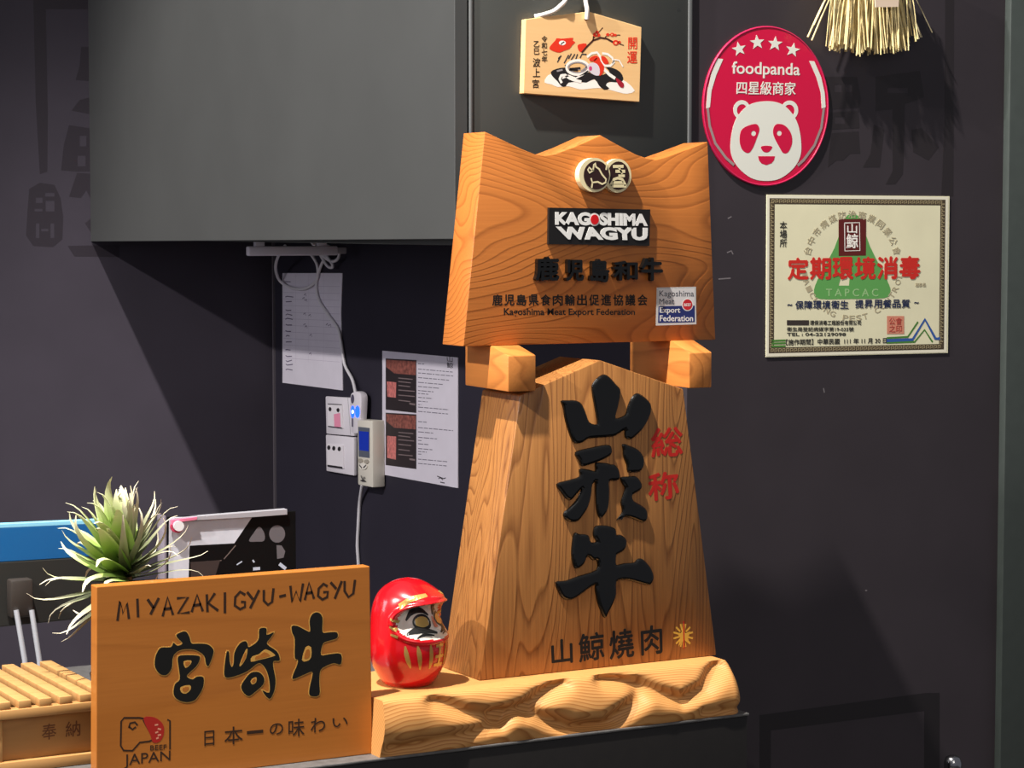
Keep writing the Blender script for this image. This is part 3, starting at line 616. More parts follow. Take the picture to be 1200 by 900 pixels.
strand(1002, -34, 997, 66, -.018, .0012); strand(1004, -34, 1001, 67, -.019, .0012)
obj('straw_fringe', V, Fc, strm, straw, smooth=50)
V, Fc = [], []
strand(985, -34, 943, 44, -.01, .0018); strand(987, -34, 947, 48, -.012, .0016); strand(975, -30, 950, 30, -.01, .0014)
obj('straw_wisp', V, Fc, strm, straw, smooth=50)
V, Fc = [], []
strand(1058, -34, 1094, 38, .004, .0012); strand(1052, -34, 1076, 44, -.01, .0022); strand(1050, -34, 1073, 46, -.01, .002)
obj('straw_wisp', V, Fc, mat('rice_straw_grey', (178, 164, 130), .6), straw, smooth=50)
FS2 = Face('y', -.058)
prism('paper_tag', [FS2.p3(*p) for p in ((1024, -26), (1055, -26), (1053, 8), (1026, 8.5))], (0, .002, 0), mat('tag_paper', (226, 202, 178), .7), straw)
c = FS.p3(1020, -34)
V, Fc = [], []
for j in range(3):
    add_tube(V, Fc, [c + Vector((.05 * cos(t), .026 * sin(t), -.004 + j * .008)) for t in [2 * pi * i / 24 for i in range(25)]], .005, 6, False)
obj('straw_binding', V, Fc, strm, straw, smooth=50)
box('hanging_cleat', c + Vector((-.05, -.02, -.004)), (c.x + .05, -.0005, c.z + .03), strm, straw, .006)

# ---------------------------------------------------------------- daruma doll
DC = onZ(478.5, 801, ZT)
DH = .181
dar = thing('daruma_doll', DC, 'round red daruma doll with white face and gold stripes beside the tall sign', 'doll')
prof = [(0, .60), (.04, .70), (.1, .80), (.2, .93), (.32, 1.0), (.45, 1.0), (.58, .97), (.7, .93), (.8, .85), (.88, .72), (.94, .52), (.98, .28), (1, 0)]
def prad(h):
    for i in range(len(prof) - 1):
        if prof[i][0] <= h <= prof[i + 1][0]:
            h0, r0 = prof[max(i - 1, 0)]; h1, r1 = prof[i]; h2, r2 = prof[i + 1]; h3, r3 = prof[min(i + 2, len(prof) - 1)]
            t = (h - h1) / (h2 - h1)
            m1 = (r2 - r0) / max(1e-6, h2 - h0) * (h2 - h1); m2 = (r3 - r1) / max(1e-6, h3 - h1) * (h2 - h1)
            return max(0, (2 * t ** 3 - 3 * t * t + 1) * r1 + (t ** 3 - 2 * t * t + t) * m1 + (-2 * t ** 3 + 3 * t * t) * r2 + (t ** 3 - t * t) * m2)
    return 0
RD = .0665
def fmask(a, h):
    """face opening: a = angle from the front, h = height"""
    x = a / radians(70); y = (h - .625) / (.155 if h > .625 else .165); return x * x * x * x * .5 + x * x * .5 + y * y
def ds(a, h, off=0):
    r = prad(h) * RD; q = fmask(a, h)
    if q < 1.5: r -= .011 * max(0, min(1, (1.15 - q) / .35)) * (1 + .9 * (h - .6) / .15) * (1 if h > .45 else 0)
    fr = max(0, cos(a))
    r += .012 * fr ** 3 * exp(-((h - .84) / .055) ** 2)        # hood brim
    r += .006 * exp(-((q - 1.3) / .25) ** 2) * (1 if h > .6 else .4)
    r += .006 * fr ** 6 * exp(-((h - .53) / .05) ** 2)          # moustache ridge
    r += off
    b = a + radians(25); return DC + Vector((sin(b) * r, -cos(b) * r, h * DH))
NA, NH = 168, 120
hs = [1 - cos(pi / 2 * i / NH) ** 1.0 if False else i / NH for i in range(NH + 1)]
hs = [1 - (1 - x) ** 1.6 for x in hs]
V = [ds(2 * pi * k / NA - pi, h) for h in hs for k in range(NA)]
body, facef = [], []
for i in range(NH):
    for k in range(NA):
        a = 2 * pi * (k + .5) / NA - pi; h = (hs[i] + hs[i + 1]) / 2
        f = (i * NA + k, i * NA + (k + 1) % NA, (i + 1) * NA + (k + 1) % NA, (i + 1) * NA + k)
        (facef if fmask(a, h) < 1 else body).append(f)
body.append(tuple(range(NA))[::-1])
redl = mat('red_lacquer', (206, 14, 24), .22, spec=.6, coat=.6)
def sub(name, fs, m, label=None):
    used = sorted({i for f in fs for i in f}); mp = {o: n for n, o in enumerate(used)}
    return obj(name, [V[i] for i in used], [tuple(mp[i] for i in f) for f in fs], m, dar, label, 60)
sub('body', body, redl)
fo = sub('face', facef, mat('face_white', (236, 228, 214), .35, coat=.3), 'white painted face')
def dstroke(name, lines, m, parent=dar, off=.0007, label=None):
    VV, FF = [], []
    for pts, ws in lines:
        q = spline([(p[0], p[1], 0) for p in pts], 6); L = len(q); b = len(VV)
        for i, p in enumerate(q):
            t = q[min(i + 1, L - 1)] - q[max(i - 1, 0)]; t = Vector((t.x * .0665, t.y * DH)).normalized()
            u = i / (L - 1) * (len(ws) - 1); k = min(int(u), len(ws) - 2); w_ = (ws[k] * (1 - u + k) + ws[k + 1] * (u - k)) / 2
            for sg in (-1, 0, 1): VV.append(ds(p.x - sg * t.y * w_ / .0665, p.y + sg * t.x * w_ / DH, off))
        for i in range(L - 1):
            for c in (0, 1): a = b + 3 * i + c; FF.append((a, a + 1, a + 4, a + 3))
    return obj(name, VV, FF, m, parent, label)
dgold = mat('daruma_gold', (206, 168, 92), .3, metal=.5)
dblack = mat('daruma_black', (22, 20, 18), .35)
D = radians
for sg in (-1, 1):
    dstroke('gold_stripe', [([(sg * D(18), .42), (sg * D(16), .3), (sg * D(17), .19)], (.002, .0075, .0075, .002))], dgold)
    dstroke('gold_stripe', [([(sg * D(38), .42), (sg * D(35), .31), (sg * D(33), .19)], (.002, .008, .0075, .002))], dgold)
    dstroke('gold_stripe', [([(sg * D(56), .42), (sg * D(53), .31), (sg * D(48), .21)], (.002, .0075, .0075, .002))], dgold)
    dstroke('gold_cheek_mark', [([(sg * D(66), .5), (sg * D(78), .52)], (.006, .003)), ([(sg * D(68), .565), (sg * D(80), .59)], (.006, .003)), ([(sg * D(67), .63), (sg * D(78), .67)], (.005, .003))], dgold)
    dstroke('gold_hood_mark', [([(sg * D(18), .875), (sg * D(46), .845), (sg * D(66), .775)], (.004, .008, .010))], dgold)
    dstroke('eyebrow', [([(sg * D(6), .675), (sg * D(22), .725), (sg * D(44), .715), (sg * D(56), .64)], (.003, .009, .011, .003))], dblack, fo)
    dstroke('moustache', [([(sg * D(4), .52), (sg * D(18), .545), (sg * D(38), .555), (sg * D(54), .52)], (.003, .007, .011, .003)), ([(sg * D(10), .5), (sg * D(26), .515), (sg * D(38), .485)], (.002, .005, .002))], dblack, fo)
    dstroke('eye', [([(sg * D(25) + D(17) * cos(t), .625 + .058 * sin(t)) for t in [2 * pi * i / 10 for i in range(11)]], (.004, .004, .004))], dblack, fo, .0012)
    dstroke('eye_gold', [([(sg * D(25) - D(13), .625), (sg * D(25), .625), (sg * D(25) + D(13), .625)], (.009, .019, .009))], dgold, fo, .0010)
dstroke('gold_character', [([(D(-8), .40), (D(8), .40)], (.005, .005)), ([(0, .42), (0, .2)], (.005, .005)), ([(D(-9), .3), (D(9), .3)], (.005, .005)), ([(D(-10), .22), (D(10), .22)], (.005, .005))], dgold, off=.001)
dstroke('nose', [([(0, .665), (0, .6), (0, .57)], (.003, .008, .010))], mat('daruma_rose', (214, 120, 92), .4), fo, .003)

# ---------------------------------------------------------------- low sign in front (left)
YS = -.343
FM = Face('y', YS)
signm = wood('sign_varnished', (190, 116, 46), (150, 84, 26), 'x', 8, 5, .1, .38, 12, .22, .2, .3, .08)
ms = thing('wooden_sign', (-1.08, YS + .01, ZCN), 'low rectangular varnished wooden sign with carved gold-edged black characters standing on the counter', 'sign')
mp_ = [FM.p3(*p) for p in ((112.5, 906), (113, 687.5), (433.5, 663.5), (436.5, 881))]
mp_[0].z = ZCN + .0003; mp_[3].z = ZCN + .0003
prism('board', mp_, (0, .026, 0), signm, ms, .0015)
zm = lambda p: Z(p, 170, 725, 9)
goldl = mat('carved_gold', (214, 160, 76), .45); cblk = mat('carved_black', (24, 23, 20), .35)
miya = [[zm([(330, 170), (400, 135), (440, 145), (470, 200), (490, 260), (560, 262), (650, 268), (700, 300), (722, 345), (695, 440), (665, 500), (640, 470), (622, 390), (540, 332), (450, 320), (360, 335), (305, 380), (288, 430), (280, 520), (230, 590), (160, 585), (105, 510), (105, 420), (130, 350), (170, 305), (270, 300), (300, 255), (340, 285), (395, 260), (350, 210)])],
        [zm([(345, 410), (400, 385), (560, 390), (575, 430), (540, 500), (470, 565), (440, 610), (500, 640), (545, 612), (615, 620), (610, 720), (570, 800), (520, 860), (430, 880), (340, 850), (300, 790), (315, 690), (365, 640), (355, 520)]), zm([(405, 450), (485, 440), (478, 480), (425, 520)]), zm([(375, 720), (470, 700), (480, 745), (430, 790), (380, 775)])]]
zn = lambda p: Z(p, 250, 705, 7.5)
saki = [[zn([(115, 450), (137, 445), (142, 520), (160, 575), (178, 540), (185, 450), (230, 370), (280, 347), (300, 370), (310, 400), (370, 365), (400, 320), (405, 240), (465, 235), (468, 292), (530, 270), (500, 320), (470, 372), (560, 440), (582, 515), (530, 522), (525, 570), (545, 680), (535, 780), (492, 855), (430, 780), (490, 800), (492, 700), (465, 600), (420, 545), (380, 548), (300, 610), (190, 655), (110, 665), (95, 610)]), zn([(280, 430), (300, 420), (285, 500), (240, 565), (230, 550)]), zn([(340, 482), (400, 462), (460, 418), (540, 465), (520, 483), (400, 513), (330, 528)])],
        [zn([(330, 625), (400, 620), (445, 670), (435, 730), (370, 790), (310, 830), (260, 790), (245, 740), (280, 680)]), zn([(348, 672), (378, 665), (375, 708), (342, 728), (326, 700)])]]
ush2 = [[zn([(690, 215), (740, 215), (800, 245), (850, 262), (845, 170), (870, 110), (920, 95), (958, 140), (958, 265), (1010, 270), (1085, 270), (1085, 320), (1010, 345), (962, 370), (945, 468), (1020, 462), (1120, 460), (1118, 550), (1060, 540), (990, 565), (940, 605), (930, 700), (930, 820), (850, 825), (845, 760), (868, 660), (865, 615), (800, 640), (700, 680), (705, 630), (735, 560), (742, 510), (715, 490), (715, 330), (692, 270)]), zn([(810, 400), (858, 400), (858, 490), (820, 523), (778, 513)])]]
for nm, ch in (('a', miya), ('b', saki), ('c', ush2)):
    g_ = art('carved_character', FM, ch, cblk, ms, n=.0018, th=.0008, sm=3, label='carved black brush character with gold edge')
    for c_ in ch: art('gold_edge', FM, [[c_[0]]], goldl, g_, n=.0006, th=.0008, off=.0015, sm=3)
    hl = [lp for c_ in ch for lp in c_[1:]]
    for l in hl: art('gold_edge', FM, [[l]], goldl, g_, n=.0019, th=.0008, sm=2); art('hole_ground', FM, [[[( sum(p[0] for p in l) / len(l) + (x - sum(p[0] for p in l) / len(l)) * .62, sum(p[1] for p in l) / len(l) + (y - sum(p[1] for p in l) / len(l)) * .62) for x, y in l]]], signm, g_, n=.0024, th=.0008, sm=2)
ko = 1200 / 340
zo = lambda p: Z(p, 100, 660, ko)
ml = [[(133, 236), (143, 158), (155, 208), (172, 165), (180, 228)], [(215, 148), (218, 222)], [(258, 150), (282, 185)], [(303, 145), (270, 210)], [(320, 218), (340, 140), (362, 212)], [(325, 190), (355, 186)], [(380, 145), (425, 140), (383, 208), (430, 203)], [(440, 200), (462, 130), (485, 197)], [(447, 175), (478, 170)], [(502, 130), (505, 200)], [(535, 125), (508, 165), (548, 195)], [(577, 122), (577, 205)],
      [(660, 130), (640, 118), (620, 140), (618, 175), (640, 190), (660, 180), (660, 160), (645, 160)], [(670, 120), (692, 148)], [(718, 112), (682, 185)], [(738, 112), (738, 155), (755, 172), (772, 160), (778, 105)], [(803, 138), (828, 132)], [(848, 95), (855, 160), (872, 115), (888, 158), (900, 85)], [(908, 150), (925, 80), (945, 145)], [(913, 125), (938, 120)],
      [(1000, 95), (985, 85), (965, 105), (962, 135), (980, 150), (1000, 140), (1003, 118), (985, 120)], [(1015, 80), (1037, 105)], [(1060, 75), (1032, 145)], [(1072, 75), (1072, 115), (1088, 140), (1108, 125), (1115, 70)]]
burn = mat('burnt_brown', (54, 32, 16), .55)
strokes('lettering', FM, [zo(l) for l in ml], 3.2, burn, ms)
zp = lambda p: Z(p, 100, 810, ko)
text('lettering', FM, [(c, zp([(x0, y0), (x1, y0 - (x1 - x0) * .1), (x1, y1 - (x1 - x0) * .1), (x0, y1)])) for c, x0, y0, x1, y1 in (('日', 492, 165, 533, 226), ('本', 575, 150, 650, 222), ('一', 668, 165, 735, 178), ('の', 762, 135, 818, 182), ('味', 840, 118, 905, 190), ('わ', 932, 112, 992, 172), ('い', 1022, 112, 1085, 150))], burn, ms, bold=.004)
strokes('ox_outline', FM, [zp(l) for l in ([(250, 115), (225, 110), (160, 110), (148, 125), (146, 225), (158, 245), (195, 246), (225, 212), (265, 207), (280, 200)], [(180, 150), (185, 132), (205, 128), (215, 140)], [(182, 148), (195, 158), (208, 148)], [(240, 120), (262, 160), (285, 200)], [(340, 118), (350, 122), (350, 240)])], 2.1, burn, ms)
marb = art('red_marbling', FM, [zp(smoothloop([(240, 112), (285, 108), (320, 135), (325, 175), (308, 208), (280, 212), (268, 180)], 3))], mat('carved_red', (176, 38, 28), .45), ms)
strokes('marbling_dot', FM, [zp(l) for l in ([(288, 140), (300, 138)], [(300, 155), (312, 158)], [(290, 172), (300, 168)], [(300, 182), (312, 180)], [(294, 196), (302, 192)])], 2, mat('carved_pink', (228, 150, 120), .5), marb, n=.0012)
text('lettering', FM, [('BEEF', zp([(268, 224), (336, 220), (336, 240), (268, 245)])), ('JAPAN', zp([(160, 262), (352, 245), (352, 298), (160, 322)]))], burn, ms, bold=.004)

# ---------------------------------------------------------------- slatted offering box
YO = -.185
FO = Face('y', YO)
bam = wood('box_cypress', (190, 144, 88), (150, 102, 52), 'x', 8, 9, .15, .5, 4, .3, .05, .25, .1)
bamp = wood('box_panel', (176, 128, 72), (140, 96, 50), 'x', 8, 9, .15, .55, 6, .3, .05, .25, .1)
zt = FO.p3(54, 818).z; xl = FO.p3(-6, 850).x; xr2 = FO.p3(128, 850).x; ybk = onZ(40, 776, zt).y
zt -= .012
ob = thing('offering_box', ((xl + xr2) / 2, (YO + ybk) / 2, ZCN), 'slatted pale wooden offering box on the counter at the left edge of the picture', 'box')
box('front_panel', (xl + .005, YO + .008, ZCN + .001), (xr2 - .005, YO + .016, zt - .004), bamp, ob, .001)
box('back_panel', (xl + .005, ybk - .012, ZCN + .001), (xr2 - .005, ybk - .004, zt - .004), bamp, ob, .001)
z1 = FO.p3(54, 838).z
box('top_rail', (xl - .004, YO - .006, z1), (xr2 + .004, YO + .014, zt), bam, ob, .002)
box('top_rail', (xl - .004, ybk - .014, z1), (xr2 + .004, ybk + .002, zt), bam, ob, .002)
box('bottom_rail', (xl, YO - .004, ZCN + .0005), (xr2, YO + .012, ZCN + .018), bam, ob, .002)
for x in (xl, xr2 - .012): box('side_panel', (x, YO, ZCN + .001), (x + .012, ybk, zt - .002), bam, ob, .0015)
px = 14
pit = .028
x = xl + .004
while x < xr2:
    box('slat', (x, YO - .004, zt - .001), (x + .021, ybk + .001, zt + .0125), bam, ob, .0015); x += .0335
FO2 = Face('y', YO + .008)
text('lettering', FO2, [('奉', ((49, 849), (66, 847), (66, 865), (49, 868))), ('納', ((77, 846), (94, 844), (94, 862), (77, 864)))], mat('box_ink', (110, 66, 34), .6), ob)

# ---------------------------------------------------------------- spiky plant
random.seed(11)
YPL = -.02
base = onY(146, 696, YPL); base = Vector((base.x, YPL, base.z))
pl = thing('potted_plant', (base.x, YPL, ZCN), 'spiky pale green pineapple-top plant behind the low varnished sign', 'plant')
lathe('pot', (base.x, YPL, ZCN), [(.03, 0), (.045, .0), (.052, .05), (.058, .1), (.06, .11), (.05, .112), (.046, .1)], mat('pot_glaze', (60, 56, 52), .4), pl)
lm = bpy.data.materials.new('leaf_green'); lm.use_nodes = True; nt = lm.node_tree; bs = nt.nodes['Principled BSDF']
at = nt.nodes.new('ShaderNodeVertexColor'); at.layer_name = 'tip'; nt.links.new(at.outputs[0], bs.inputs['Base Color']); bs.inputs['Roughness'].default_value = .5
V, Fc, CC = [], [], []
def leaf(az, el, L, wd, curl, c0, c1, c2, o=(0, 0, 0)):
    d = Vector((cos(az) * cos(el), sin(az) * cos(el), sin(el))); side = Vector((-sin(az), cos(az), 0)); nrm = side.cross(d)
    tipc = random.choice((-1.7, -1.2, 1.1, 1.6)); b = len(V); n = 11; p = base + Vector(o); upv = nrm
    for i in range(n + 1):
        t = i / n; wv = wd * (1 - t) ** .75 * (.55 + 1.3 * t * (1 - t) * 1.6) + .0008
        ang = curl * t * t + tipc * t ** 7
        for s_, dn in ((-1, .25), (0, -.12), (1, .25)): V.append(p + side * (s_ * wv) + upv * (dn * wv))
        k = t; col = [(c0[j] * (1 - k * 2) + c1[j] * k * 2) if k < .5 else (c1[j] * (2 - 2 * k) + c2[j] * (2 * k - 1)) for j in range(3)]
        CC.extend([tuple(col) + (1,)] * 3)
        dd = (d * cos(ang) - nrm * sin(ang)); p = p + dd * (L / n); upv = (nrm * cos(ang) + d * sin(ang))
    for i in range(n):
        for c in (0, 1): a = b + 3 * i + c; Fc.append((a, a + 1, a + 4, a + 3))
G0, G1, G2 = lin((96, 130, 52))[:3], lin((150, 176, 84))[:3], lin((232, 226, 190))[:3]
W0, W1, W2 = lin((74, 84, 52))[:3], lin((128, 134, 98))[:3], lin((226, 214, 186))[:3]
ax = base
for i in range(92):
    f = i / 92; az = i * 2.39996 + random.uniform(-.25, .25)
    el = radians(-38 + 122 * f ** .85) + random.uniform(-.12, .12)
    dx = cos(az) * CR.x + sin(az) * CR.y
    right = dx > .12
    L = (.14 if right else .15) * (1.08 - .22 * f) * random.uniform(.85, 1.1)
    wd = (.009 if right else .025) * random.uniform(.8, 1.2) * (1 if f > .35 else .6)
    up = Vector((-.0, 0, .010 + .055 * f))
    cu = random.uniform(-.5, .9) if right else random.uniform(-.6, .35)
    cc = (W0, W1, W2) if right or f < .3 else (G0, G1, G2)
    leaf(az, el, L, wd, cu, *cc, o=up)
foliage = obj('foliage', V, Fc, lm, pl, smooth=60)
ca = foliage.data.color_attributes.new('tip', 'FLOAT_COLOR', 'POINT')
for i, c in enumerate(CC): ca.data[i].color = c
V, Fc = [], []
add_tube(V, Fc, [(base.x, YPL, ZCN + .09), base + Vector((0, 0, .03))], .014, 10); obj('stem', V, Fc, mat('stem_brown', (110, 96, 62), .6, var=.3), pl, smooth=50)

# ---------------------------------------------------------------- monitor seen from behind
YM = .3
FN = Face('y', YM)
mon = thing('monitor', FN.p3(20, 790) * 1, 'dark screen on a pale wire stand, its blue upper part showing behind the offering box', 'monitor')
ORG[mon.name].z = ZCN; mon.location.z = ZCN
def q3(pl_): return [FN.p3(*p) for p in pl_]
prism('shell', q3([(-70, 663), (128, 651), (128, 722), (-70, 742)]), (0, .02, 0), mat('monitor_black', (40, 40, 38), .5), mon, .002)
prism('blue_panel', q3([(-70, 622), (128, 613), (128, 651), (-70, 663)]), (0, .02, 0), mat('monitor_blue', (24, 92, 150), .3, spec=.5), mon, .001, label='blue upper panel')
prism('top_edge', q3([(-70, 617.5), (128, 608.5), (128, 613), (-70, 622)]), (0, .02, 0), mat('monitor_blue_lit', (140, 205, 232), .35), mon, .0005, label='top edge coloured pale blue as if lit')  # paler blue paints the light falling on the top into its colour
bm = bmesh.new(); p, q = FN.p3(7, 678), FN.p3(34, 720)
add_hull(bm, (p.x, YM - .028, q.z), (q.x, YM, p.z), .004); bmobj('mount_block', bm, mat('mount_brown', (52, 46, 42), .5), mon, None, 40)
wire = mat('wire_grey', (176, 178, 184), .35, metal=.3)
tube('wire_leg', [FN.p3(13, 712) + Vector((0, -.03, 0)), FN.p3(19, 768) + Vector((0, -.05, 0)), Vector((FN.p3(20, 780).x, YM - .06, ZCN + .004))], .005, wire, mon)
tube('wire_leg', [FN.p3(31, 712) + Vector((0, -.03, 0)), FN.p3(36, 768) + Vector((0, -.05, 0)), Vector((FN.p3(37, 780).x, YM - .06, ZCN + .004))], .005, wire, mon)
xx = FN.p3(28, 780).x
tube('stand_foot', spline([(xx - .05, YM + .12, ZCN + .004), (xx - .018, YM - .06, ZCN + .004), (xx + .018, YM - .06, ZCN + .004), (xx + .05, YM + .12, ZCN + .004)]), .004, wire, mon)

# ---------------------------------------------------------------- leaning print behind the low sign
YH = .16
FH = Face('y', YH)
hd = thing('display_panel', Vector((FH.p3(270, 700).x, YH, ZCN)), 'white and black printed panel with grey dots in a clear holder below the wall sockets', 'display panel')
zq = lambda p: Z(p, 180, 580, 6.6667)
a, b = FH.p3(197, 606), FH.p3(346.5, 598)
prism('backing', [Vector((a.x, YH, ZCN + .0005)), FH.p3(197, 606), FH.p3(346.5, 599), Vector((b.x, YH, ZCN + .0005))], (0, .006, 0), mat('panel_black', (11, 11, 12), .5, spec=.15), hd, .0005)
art('white_print', FH, [zq([(120, 190), (150, 172), (770, 172), (630, 378), (280, 396), (272, 700), (115, 705)])], mat('panel_white', (206, 208, 218), .45, var=.08, scale=30), hd, label='white corner of the print')
dot = mat('panel_grey', (104, 100, 104), .4)
art('grey_dot', FH, [zq(ell(965, 305, 62, 68))], dot, hd); art('grey_dot', FH, [zq(smoothloop([(825, 248), (865, 300), (862, 358), (800, 365), (745, 360), (780, 300)], 3))], dot, hd)
art('grey_dot', FH, [zq([(960, 392), (1000, 395), (1028, 440), (1015, 490), (965, 500)])], dot, hd)
art('brown_patch', FH, [zq([(290, 525), (400, 518), (440, 515), (520, 510), (480, 640), (290, 660)])], mat('panel_brown', (58, 48, 46), .5), hd)
strokes('pale_streak', FH, [{'p': zq([(425, 520), (415, 640)]), 'w': 4}, {'p': zq([(290, 530), (530, 512)]), 'w': 1}, {'p': zq([(640, 395), (550, 500)]), 'w': 1.2}], 3, mat('panel_tan', (112, 100, 96), .5), hd)
strokes('white_fleck', FH, [{'p': zq([(985, 540), (1030, 575)]), 'w': 4}, {'p': zq([(780, 578), (828, 574)]), 'w': 3.5}, {'p': zq([(775, 510), (785, 525)]), 'w': 2}, {'p': zq([(650, 545), (690, 520)]), 'w': 1.5}], 2, mat('panel_fleck', (190, 198, 214), .4), hd)
prism('top_rail', [FH.p3(*p) + Vector((0, -.006, 0)) for p in zq([(150, 178), (1035, 108), (1035, 152), (770, 172), (150, 205)])], (0, .016, 0), mat('clear_rail', (168, 166, 172), .25, spec=.6), hd, .0006)
prism('pink_clip', [FH.p3(*p) + Vector((0, -.010, 0)) for p in zq([(128, 190), (325, 166), (325, 190), (215, 205), (180, 200), (140, 240), (128, 230)])], (0, .008, 0), mat('clip_pink', (222, 120, 150), .4), hd, .0006)
art('white_knob', FH, [zq(ell(178, 237, 40, 40))], mat('knob_white', (232, 230, 232), .4), hd, n=.008, th=.01)
art('pink_ring', FH, [zq(ell(172, 246, 50, 46)), zq(ell(180, 236, 42, 42))], mat('clip_rose', (196, 62, 92), .4), hd, n=.006, th=.004)
e_ = FH.p3(193.5, 604)
box('clear_side', (e_.x - .004, YH - .004, ZCN + .0005), (e_.x, YH + .03, e_.z), mat('clear_plastic', (150, 140, 150), .15, spec=.6, alpha=.6), hd, .0005)
box('holder_foot', (a.x, YH - .004, ZCN + .0003), (b.x, YH + .06, ZCN + .004), _M['clear_plastic'], hd, .0005)

# ---------------------------------------------------------------- light bar under the cabinet, cable, sockets, controller, papers
lb = thing('light_bar', (-.2, 1.25, 1.6), 'slim white light bar mounted under the overhead cabinet', 'lamp')
p0, p1 = onX(288, 293, -.30), onX(394, 293.5, -.05)
yb1 = onX(394, 293, -.06).y; yb0 = onY(290, 293, yb1)
lbm = mat('lamp_white', (240, 234, 242), .4)
zz = onY(340, 293.5, yb1).z
bm = bmesh.new(); add_hull(bm, (yb0.x, yb1 - .012, zz - .0125), (-.06, yb1 + .012, zz + .0105), .004); bmobj('tube_housing', bm, lbm, lb, None, 40)
for x in (yb0.x + .03, -.1): box('mounting_clip', (x - .012, yb1 - .008, zz + .009), (x + .012, yb1 + .008, 1.6095), lbm, lb, .002)
box('connector', (-.06, yb1 - .009, zz - .009), (-.035, yb1 + .009, zz + .007), mat('lamp_grey', (170, 166, 172), .4), lb, .003)

soc = thing('wall_socket', FP.p3(397, 507), 'upper white wall socket with a pink sticker and a glowing adapter plugged in', 'socket', 'wall sockets under the cabinet')
swm = mat('switch_white', (226, 220, 226), .4, spec=.4); dk = mat('switch_dark', (40, 36, 40), .5)
def plate(par, q):
    bm = bmesh.new(); add_prism(bm, [onp(p, .0115) for p in q], (.011, 0, 0), .003); bmobj('cover_plate', bm, swm, par, None, 40)
zr = lambda p: Z(p, 370, 440, 5.625)
plate(soc, zr([(62, 137), (228, 147), (250, 400), (68, 385)]))
plp = Face('x', -.0115)
art('rocker', plp, [zr([(85, 190), (182, 192), (184, 348), (88, 336)])], mat('rocker_white', (234, 228, 232), .4), soc, n=.0015, th=.003)
art('indicator', plp, [[zr(ell(102, 222, 9, 14, 14))], [zr(ell(155, 228, 9, 14, 14))]], dk, soc, n=.0034)
art('pink_sticker', plp, [zr([(128, 255), (168, 247), (172, 340), (132, 338)])], mat('sticker_pink', (238, 150, 178), .5), soc, n=.0036)
strokes('lettering', plp, [zr([(88, 188), (180, 192)]), zr([(90, 334), (180, 346)])], 1, dk, soc, n=.0036)
strokes('seam', plp, [zr([(212, 150), (230, 390)])], 1.0, mat('seam_grey', (150, 146, 152), .5), soc, n=.001)
soc2 = thing('wall_socket', FP.p3(398, 556), 'lower white wall switch plate with three dark dots beside the hanging controller', 'switch', 'wall sockets under the cabinet')
plate(soc2, zr([(64, 390), (250, 408), (250, 662), (68, 630)]))
art('rocker', plp, [zr([(82, 452), (188, 462), (190, 612), (86, 598)])], _M['rocker_white'], soc2, n=.0015, th=.003)
art('indicator', plp, [[zr(ell(x, y, 10, 15, 14))] for x, y in ((94, 475), (127, 480), (163, 484))], dk, soc2, n=.0034)
strokes('lettering', plp, [zr([(86, 594), (182, 608)])], 2.2, dk, soc2, n=.0034)

ad = thing('usb_adapter', FP.p3(417, 500), 'small white plug adapter with a glowing blue light beside the upper wall socket', 'adapter')

bm = bmesh.new(); add_prism(bm, [onp(p, .03) for p in zr(smoothloop([(228, 150), (235, 118), (265, 105), (292, 120), (300, 160), (295, 260), (285, 370), (235, 372), (228, 260)], 3))], (.018, 0, 0), .002); bmobj('body', bm, swm, ad, None, 40)
Fad = Face('x', -.03)
art('grey_window', Fad, [zr(ell(243, 155, 11, 30))], mat('adapter_grey', (90, 84, 104), .3), ad)
art('blue_light', Fad, [[zr(ell(244, 240, 13, 40))], [zr(ell(275, 240, 16, 40))]], mat('led_blue', (20, 60, 255), .3, emit=5), ad)
art('blue_light_core', Fad, [zr(ell(244, 240, 7, 12))], mat('led_core', (170, 200, 255), .3, emit=6), ad, n=.0014)
strokes('grey_strip', Fad, [zr([(243, 285), (243, 335)])], 4, _M['adapter_grey'], ad)
prism('plug_pins', [onp(p, .012) for p in zr([(240, 240), (285, 240), (285, 330), (240, 330)])], (.0118, 0, 0), dk, ad)

rc = thing('wall_controller', FP.p3(432, 570), 'cream hand controller with a blue screen hanging right of the wall sockets', 'remote control')
ivory = mat('controller_ivory', (220, 214, 200), .45); ivs = mat('controller_side', (168, 160, 146), .5)
bm = bmesh.new(); add_prism(bm, [onp(p, .036) for p in zr([(272, 290), (372, 298), (376, 740), (276, 722)])], (.034, 0, 0), .004); bmobj('body', bm, ivory, rc, None, 40)
Fr = Face('x', -.036)
sc_ = art('screen_bezel', Fr, [zr([(280, 338), (356, 346), (356, 545), (284, 535)])], mat('bezel_grey', (92, 98, 110), .4), rc)
art('screen', Fr, [zr([(286, 366), (350, 372), (350, 500), (288, 492)])], mat('lcd_blue', (16, 44, 150), .25, emit=.35), sc_, n=.0014)
art('button', Fr, [zr(ell(298, 562, 15, 14))], ivs, rc, n=.0014, th=.002); art('button', Fr, [zr(ell(338, 568, 15, 14))], ivs, rc, n=.0014, th=.002)
art('button', Fr, [zr(ell(318, 598, 26, 22))], mat('button_pale', (238, 232, 220), .4), rc, n=.0014, th=.003)
strokes('button_mark', Fr, [zr([(296, 590), (312, 610)]), zr([(322, 608), (340, 590)]), zr([(306, 660), (318, 690), (330, 668)]), zr([(304, 692), (334, 696)])], 1.6, dk, rc, n=.0034)
cb = mat('cable_white', (212, 208, 212), .5)
cord = tag(tube('controller_cord', spline([onp((424.5, 569), .02), onp((421.5, 590), .006), onp((420, 615), .005), onp((419, 640), .005), onp((420.5, 668), .005), onp((421, 720), .005)]), .0045, cb), 'white cord dropping straight down from the hanging controller', 'cable')
